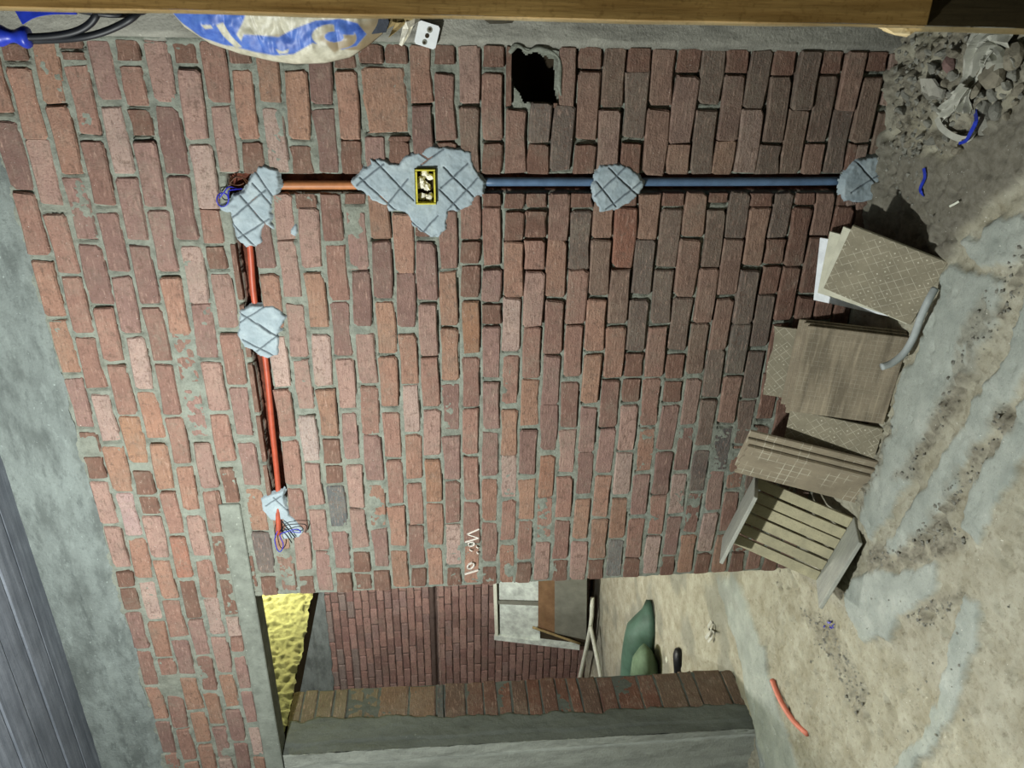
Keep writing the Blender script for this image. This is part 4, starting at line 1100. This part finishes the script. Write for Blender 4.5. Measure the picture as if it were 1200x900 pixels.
# ------------------------------------------------------------------ cement bag, brown paper, socket plate on the column
GX = np.linspace(0, 1, 150); GZ = np.linspace(0, 1, 260)
bz0, bz1 = 1.685, 2.335
edge_px = [(192, 8), (200, 16), (215, 33), (245, 52), (280, 64), (320, 73), (345, 76), (380, 75), (410, 68), (430, 55), (448, 40), (458, 22)]
EP = np.array([at(px, py, -.045)[[0, 2]] for px, py in edge_px]); EP = EP[np.argsort(EP[:, 1])]
BLUE = [np.array([at(px, py, -.06)[[0, 2]] for px, py in P]) for P in (
    [(190, 6), (240, 12), (292, 16), (285, 30), (279, 40), (288, 56), (262, 53), (235, 44), (208, 24)],
    [(279, 56), (288, 40), (305, 41), (328, 43), (348, 33), (372, 24), (400, 22), (420, 27), (430, 40), (418, 54), (402, 58), (385, 54), (368, 50), (345, 63), (322, 65), (300, 61)])]
RINGC = at(393, 43, -.06)[[0, 2]]
WHT = [np.array([at(px, py, -.06)[[0, 2]] for px, py in P]) for P in ([(256, 29), (264, 26), (272, 42), (284, 55), (276, 56), (262, 42)], [(238, 29), (250, 29), (252, 33), (242, 34)], [(324, 57), (332, 60), (340, 57), (338, 62), (328, 63)])]
def bag_fn(a, b):
    z = bz0 + b * (bz1 - bz0)
    xl = np.interp(z, EP[:, 1], EP[:, 0]); xr = .36 - .05 * np.abs(b * 2 - 1) ** 3
    x = xl + a * (xr - xl)
    s = a * 2 - 1; cap = np.clip(1 - np.abs(b * 2 - 1) ** 4, 0, 1)
    t = np.sqrt(np.clip(1 - np.abs(s) ** 2.4, 0, 1)) * cap ** .5
    wr = (fbm(x * 14 + z * 4, z * 9, 95, 3) - .5) * .05 + (np.abs(fbm(x * 9, z * 22, 96, 3) - .5)) * .04
    y = -.022 - t * (.085 + wr)
    col = np.zeros_like(x)
    for P in BLUE: col = np.maximum(col, sm(-.002, .002, poly_sd(x, z, P)))
    d = np.hypot((x - RINGC[0]) * 1.5, (z - RINGC[1]) * .8); ringm = sm(.052, .048, d) * sm(.020, .024, d) * (1 - sm(0, .004, (x - RINGC[0]) - .004) * sm(.0, .004, .03 - np.abs(z - RINGC[1] + .03)))
    col = col * (1 - ringm)
    for P in WHT: col = col * (1 - sm(-.002, .002, poly_sd(x, z, P)))
    fold_shade = sm(.55, .62, fbm(x * 12, z * 10, 97, 3)) * sm(.25, .1, a) * sm(.72, .6, b) * (1 - col)  # brown shade of the bag's edge folds painted into the colour
    return x, y, z, {'blue': col, 'brown_tone': fold_shade}
t = NT('printed_sack'); cb = t.attr('blue'); kb = t.attr('brown_tone'); nz = t.noise(t.coord('World'), 30, 4, .6)
cc = t.mix(cb, t.ramp(nz, [(.3, lin(158, 154, 134)), (.7, lin(206, 202, 182))]), t.ramp(nz, [(.3, lin(52, 82, 160)), (.7, lin(88, 122, 196))]))
cc = t.mix(t.math('MULTIPLY', kb, .8), cc, lin(132, 112, 80))
M['bag'] = t.done(cc, .45, .4)
bag = link('cement_bag', grid('cement_bag', GX, GZ, bag_fn, flip=False), M['bag'])
tag(bag, 'crumpled white and blue printed cement bag hanging on the right-hand column', 'bag')
bag.modifiers.new('s', 'SOLIDIFY').thickness = .002
# stitched dark foot of the bag
ft = [at(px, py, -.055) for px, py in [(428, 8), (452, 12), (456, 26), (452, 38), (436, 40), (428, 30)]]
nf = len(ft); fv = [Vector(p) for p in ft] + [Vector(p) + Vector((0, .03, 0)) for p in ft]
link('bag_foot', mesh('bag_foot', fv, [tuple(range(nf)), tuple(range(2 * nf - 1, nf - 1, -1))] + [(i, i + nf, (i + 1) % nf + nf, (i + 1) % nf) for i in range(nf)]), mat_plain('dark_weave', lin(64, 68, 76), .8, .2, .3, 80, .3), bag)
def crumple(name, label, px, Y, mat, cat, seed):
    P = [at(a, b, Y) for a, b in px]; r = random.Random(seed); c = sum(np.array(p) for p in P) / len(P)
    V = [Vector(p) + Vector((0, r.uniform(-.012, .012), 0)) for p in P]; m = len(V)
    V += [Vector(c + (np.array(p) - c) * .5) + Vector((0, r.uniform(-.03, .01), 0)) for p in P] + [Vector(c) + Vector((0, -.012, 0))]
    Fc = []
    for i in range(m):
        j = (i + 1) % m; Fc += [(i, j, m + j, m + i), (m + i, m + j, 2 * m)]
    o = link(name, mesh(name, V, Fc), mat); o.modifiers.new('s', 'SOLIDIFY').thickness = .002; tag(o, label, cat); return o
crumple('brown_paper', 'crumpled brown paper hanging between the cement bag and the socket plate', [(456, 12), (474, 10), (486, 12), (484, 22), (476, 26), (466, 36), (456, 44), (462, 30), (452, 34), (446, 40), (456, 24)], -.04, M['brown_tone'], 'paper', 3)
crumple('cream_paper', 'torn cream paper beside the white socket plate', [(474, 18), (488, 14), (492, 24), (484, 30), (480, 42), (471, 54), (468, 52), (472, 34)], -.035, M['paper'], 'paper', 6)
# socket plate, turned about 20 degrees on the wall
sp = empty('socket_plate', at(500.5, 41, -.03)); tag(sp, 'white socket plate with three holes hanging askew on the column', 'socket plate')
u = Vector(at(518, 32, -.03)) - Vector(at(493, 24, -.03)); H_ = Vector(at(483, 50, -.03)) - Vector(at(493, 24, -.03))
sc_u, sc_v = u.length, H_.length
ex = u.normalized(); ez = (H_ - ex * H_.dot(ex)).normalized(); ey = ex.cross(ez)
def splate(name, poly, y0, y1, mat, par=None):
    n = len(poly); V = [ex * a + ez * b + Vector((0, y, 0)) for y in (y0, y1) for a, b in poly]
    Fc = [tuple(range(n)), tuple(range(2 * n - 1, n - 1, -1))] + [(i, i + n, (i + 1) % n + n, (i + 1) % n) for i in range(n)]
    bm = bmesh.new(); bv = [bm.verts.new(q) for q in V]
    for q in Fc: bm.faces.new([bv[i] for i in q])
    bmesh.ops.recalc_face_normals(bm, faces=bm.faces); me = bpy.data.meshes.new(name); bm.to_mesh(me); bm.free()
    o = link(name, me, mat); o.parent = par or sp; return o
A, B = sc_u / 2, sc_v / 2; k = .006
splate('face', [(-A + k, -B), (A - k, -B), (A, -B + k), (A, B - k), (A - k, B), (-A + k, B), (-A, B - k), (-A, -B + k)], -.006, .016, M['white'])
cir = lambda cx, cz, r: [(cx + r * math.cos(i * math.pi / 6), cz + r * math.sin(i * math.pi / 6)) for i in range(12)]
def lp(px, py):
    q = Vector(at(px, py, -.036)) - Vector(sp.location); return q.dot(ex), q.dot(ez)
for (hx, hy, hr), (tx, ty, tr) in (((503.5, 35, .0085), (503.8, 34.4, .0045)), ((497.5, 49.5, .0075), (497.2, 50, .004))):
    hh = splate('socket_hole', cir(*lp(hx, hy), hr), -.0075, -.0055, M['grey_board'])
    splate('slot', cir(*lp(tx, ty), tr), -.0082, -.007, M['dark'], hh)
splate('screw_hole', cir(*lp(500.5, 42), .0065), -.0075, -.0055, M['dark'])

# ------------------------------------------------------------------ black cables with blue tape at the top right
cbn = empty('cable_bundle', at(60, 40, -.3)); tag(cbn, 'black cables with blue tape looping down beside the column', 'cable')
Y1 = -.34
top = [(-.16, Y1 - .02, 3.165), (-.15, Y1, 2.95)]
link('cable', tube_me('cable', [tuple(at(-130, 40, Y1)), tuple(at(-60, 43, Y1)), tuple(at(0, 43.5, Y1)), tuple(at(50, 43, Y1)), tuple(at(85, 38, Y1)), tuple(at(105, 28, Y1)), tuple(at(114, 14, Y1)), tuple(at(114, 0, Y1 + .05)), tuple(at(112, -40, -.02))], .0095, 10, 7), M['black'], cbn)
link('cable', tube_me('cable', [tuple(at(-130, 46, Y1 + .03)), tuple(at(-60, 47, Y1 + .03)), tuple(at(0, 47, Y1 + .03)), tuple(at(50, 47, Y1 + .02)), tuple(at(100, 43, Y1)), tuple(at(135, 32, Y1)), tuple(at(160, 16, Y1)), tuple(at(168, -4, Y1 + .1)), tuple(at(158, -40, -.02))], .0095, 10, 7), M['black'], cbn)
link('cable', tube_me('cable', [tuple(at(85, 9, Y1)), tuple(at(100, 13, Y1)), tuple(at(130, 17, Y1)), tuple(at(155, 15, Y1 + .03)), tuple(at(172, 8, Y1 + .06)), tuple(at(176, -30, -.03))], .0085, 10, 7), M['black'], cbn)
link('blue_tape', tube_me('blue_tape', [tuple(at(-70, 44, Y1)), tuple(at(-20, 41, Y1)), tuple(at(10, 42, Y1)), tuple(at(34, 44, Y1))], lambda t: .021 + .006 * math.sin(t * 15), 10, 6), M['blue'], cbn)
link('blue_tape', ribbon_me('blue_tape', [Vector(at(23, 21, Y1 - .02)), Vector(at(38, 14, Y1 - .02)), Vector(at(60, 11, Y1 - .01)), Vector(at(90, 12, Y1))], lambda t: .032 - .012 * t, (0.2, -1, .1), .004, 6), M['blue'], cbn)

# ------------------------------------------------------------------ things in the back room
wf = empty('window_sash', (-5.9, 3.4, 0)); tag(wf, 'old white-edged sash panel leaning on the far wall of the back room', 'window frame')
q = lambda px, py, Y: Vector(at(px, py, Y))
def quad_slab(name, corners, t_, mat, parent):
    V = [Vector(c) for c in corners]; n = (V[1] - V[0]).cross(V[3] - V[0]).normalized()
    if n.y > 0: n = -n
    V2 = [v_ - n * t_ for v_ in V]
    me = mesh(name, V + V2, [(0, 1, 2, 3), (7, 6, 5, 4)] + [(i, i + 4, (i + 1) % 4 + 4, (i + 1) % 4) for i in range(4)])
    bm = bmesh.new(); bm.from_mesh(me); bmesh.ops.recalc_face_normals(bm, faces=bm.faces); bm.to_mesh(me); bm.free()
    return link(name, me, mat, parent)
YB = lambda px: 3.52 - .30 * (px - 578) / 112                   # the panel leans: its foot stands out from the wall
def pq(px, py, off=0): return q(px, py, YB(px) - off)
quad_slab('top_rail', [pq(577, 660, .03), pq(580, 746, .03), pq(583.5, 746, .03), pq(581, 660, .03)], .04, M['white_wood'], wf)
quad_slab('stile', [pq(579, 745, .03), pq(679, 757, .03), pq(679, 762, .03), pq(579, 750, .03)], .04, M['steel'], wf)
quad_slab('backing', [pq(581, 660, -.012), pq(583, 748, -.012), pq(689, 758, -.012), pq(690, 660, -.012)], .01, M['dark'], wf)
quad_slab('pane', [pq(585, 660), pq(585, 702.5), pq(632, 704), pq(632, 660)], .006, M['steel'], wf)
quad_slab('pane', [pq(585.5, 708), pq(586, 744), pq(633, 750), pq(632, 709)], .006, M['steel'], wf)
quad_slab('glazing_bar', [pq(582, 704.5, .012), pq(582, 708, .012), pq(632, 710, .012), pq(632, 706, .012)], .02, M['grey_board'], wf)
quad_slab('brown_board', [pq(631, 660, .025), pq(630.5, 738, .025), pq(650, 742, .025), pq(650, 660, .025)], .015, M['brown_board'], wf)
quad_slab('grey_board', [pq(650, 660, .03), pq(650, 742, .03), pq(687, 750, .03), pq(688, 660, .03)], .015, M['grey_board'], wf)
tag(link('wooden_stick', tube_me('wooden_stick', [pq(624, 735, .06), pq(650, 744, .07), pq(680, 754.5, .05)], .013, 8, 3), M['brown_tone']), 'thin stick resting along the foot of the leaning sash panel', 'stick')
tag(link('white_pipe', tube_me('white_pipe', [q(694, 700, 3.25), q(692, 735, 3.15), q(681, 787, 3.3), q(676, 810, 3.35)], .022, 10, 3), M['white_wood']), 'longer white pipe lying in front of the sash panel', 'pipe')
tag(link('white_pipe', tube_me('white_pipe', [q(692, 734, 3.08), q(697, 758, 2.98), q(702.5, 785, 2.85), q(705, 800, 2.8)], .02, 10, 3), M['white_wood']), 'shorter white pipe splayed from the longer one on the back floor', 'pipe')
# green sack lying on the back floor: pointed, sagging
def sack_me(px_out, Yc, th, seed, sag):
    P = np.array([at(a, b, Yc)[[0, 2]] for a, b in px_out]); c = P.mean(0); V = []; Fc = []; n = len(P); R_ = 7
    for side in (-1, 1):
        for k in range(R_):
            f = k / (R_ - 1)
            for i in range(n):
                s = P[i] * (1 - f) + c * f; bul = math.sqrt(max(0, 1 - (1 - f) ** 2)); wr = (fbm(np.array([s[0] * 7]), np.array([s[1] * 7]), seed)[0] - .5) * .12 * f
                V.append((s[0], Yc + side * (th * bul + wr * .6), s[1]))
    for side in (0, 1):
        o_ = side * R_ * n
        for k in range(R_ - 1):
            for i in range(n):
                f = (o_ + k * n + i, o_ + k * n + (i + 1) % n, o_ + (k + 1) * n + (i + 1) % n, o_ + (k + 1) * n + i); Fc.append(f if side == 0 else f[::-1])
    bm = bmesh.new(); bv = [bm.verts.new(v_) for v_ in V]
    for f in Fc: bm.faces.new([bv[i] for i in f])
    bmesh.ops.remove_doubles(bm, verts=bm.verts, dist=1e-4); bmesh.ops.recalc_face_normals(bm, faces=bm.faces)
    me = bpy.data.meshes.new('sack'); bm.to_mesh(me); bm.free(); me.polygons.foreach_set('use_smooth', [True] * len(me.polygons)); return me
SY = 1.72
sk = link('green_sack', sack_me([(762, 703), (756, 716), (745, 726), (735, 737), (731, 752), (728, 770), (727, 790), (727, 815), (779, 815), (778, 790), (777, 765), (776, 745), (773, 730), (767, 715)], SY, .16, 5, 0), M['sack'])
tag(sk, 'large green woven sack slumped on the back-room floor', 'sack')
sk2 = link('green_sack', sack_me([(757, 757), (750, 764), (741, 777), (738, 795), (773, 795), (771, 775), (764, 763)], SY - .26, .10, 9, 0), mat_plain('green_sack_dull', lin(96, 116, 92), .7, .2, .3, 9, .3))
tag(sk2, 'smaller dull green sack in front of the large one', 'sack')
bk = link('black_bag', sack_me([(792, 762), (789, 770), (790, 790), (800, 790), (803, 775), (801, 764), (797, 760)], 1.08, .06, 12, 0), M['black']); tag(bk, 'small black bag beside the green sacks on the back floor', 'bag')
tag(link('white_fragment', lump_me('white_fragment', (.05, .04, .05), 44, 2, .3), M['white_wood']), 'white broken fragment between the sacks and the black bag', 'rubble').location = tuple(at(785, 775, 1.30))
ps = empty('plastic_scrap', tuple(fl(832, 742, .0))); tag(ps, 'crinkled white plastic scrap on the floor in the doorway', 'scrap')
for L_, wd in (([(834, 728), (830, 735), (832, 741), (827, 748)], .022), ([(836, 731), (833, 739), (835, 746), (830, 752)], .014), ([(831, 737), (837, 741)], .012)):
    link('strip', ribbon_me('strip', [Vector(fl(a, b, .012 + .016 * (i % 2))) for i, (a, b) in enumerate(L_)], wd, (0, 0, 1), .002, 4), M['film'], ps)
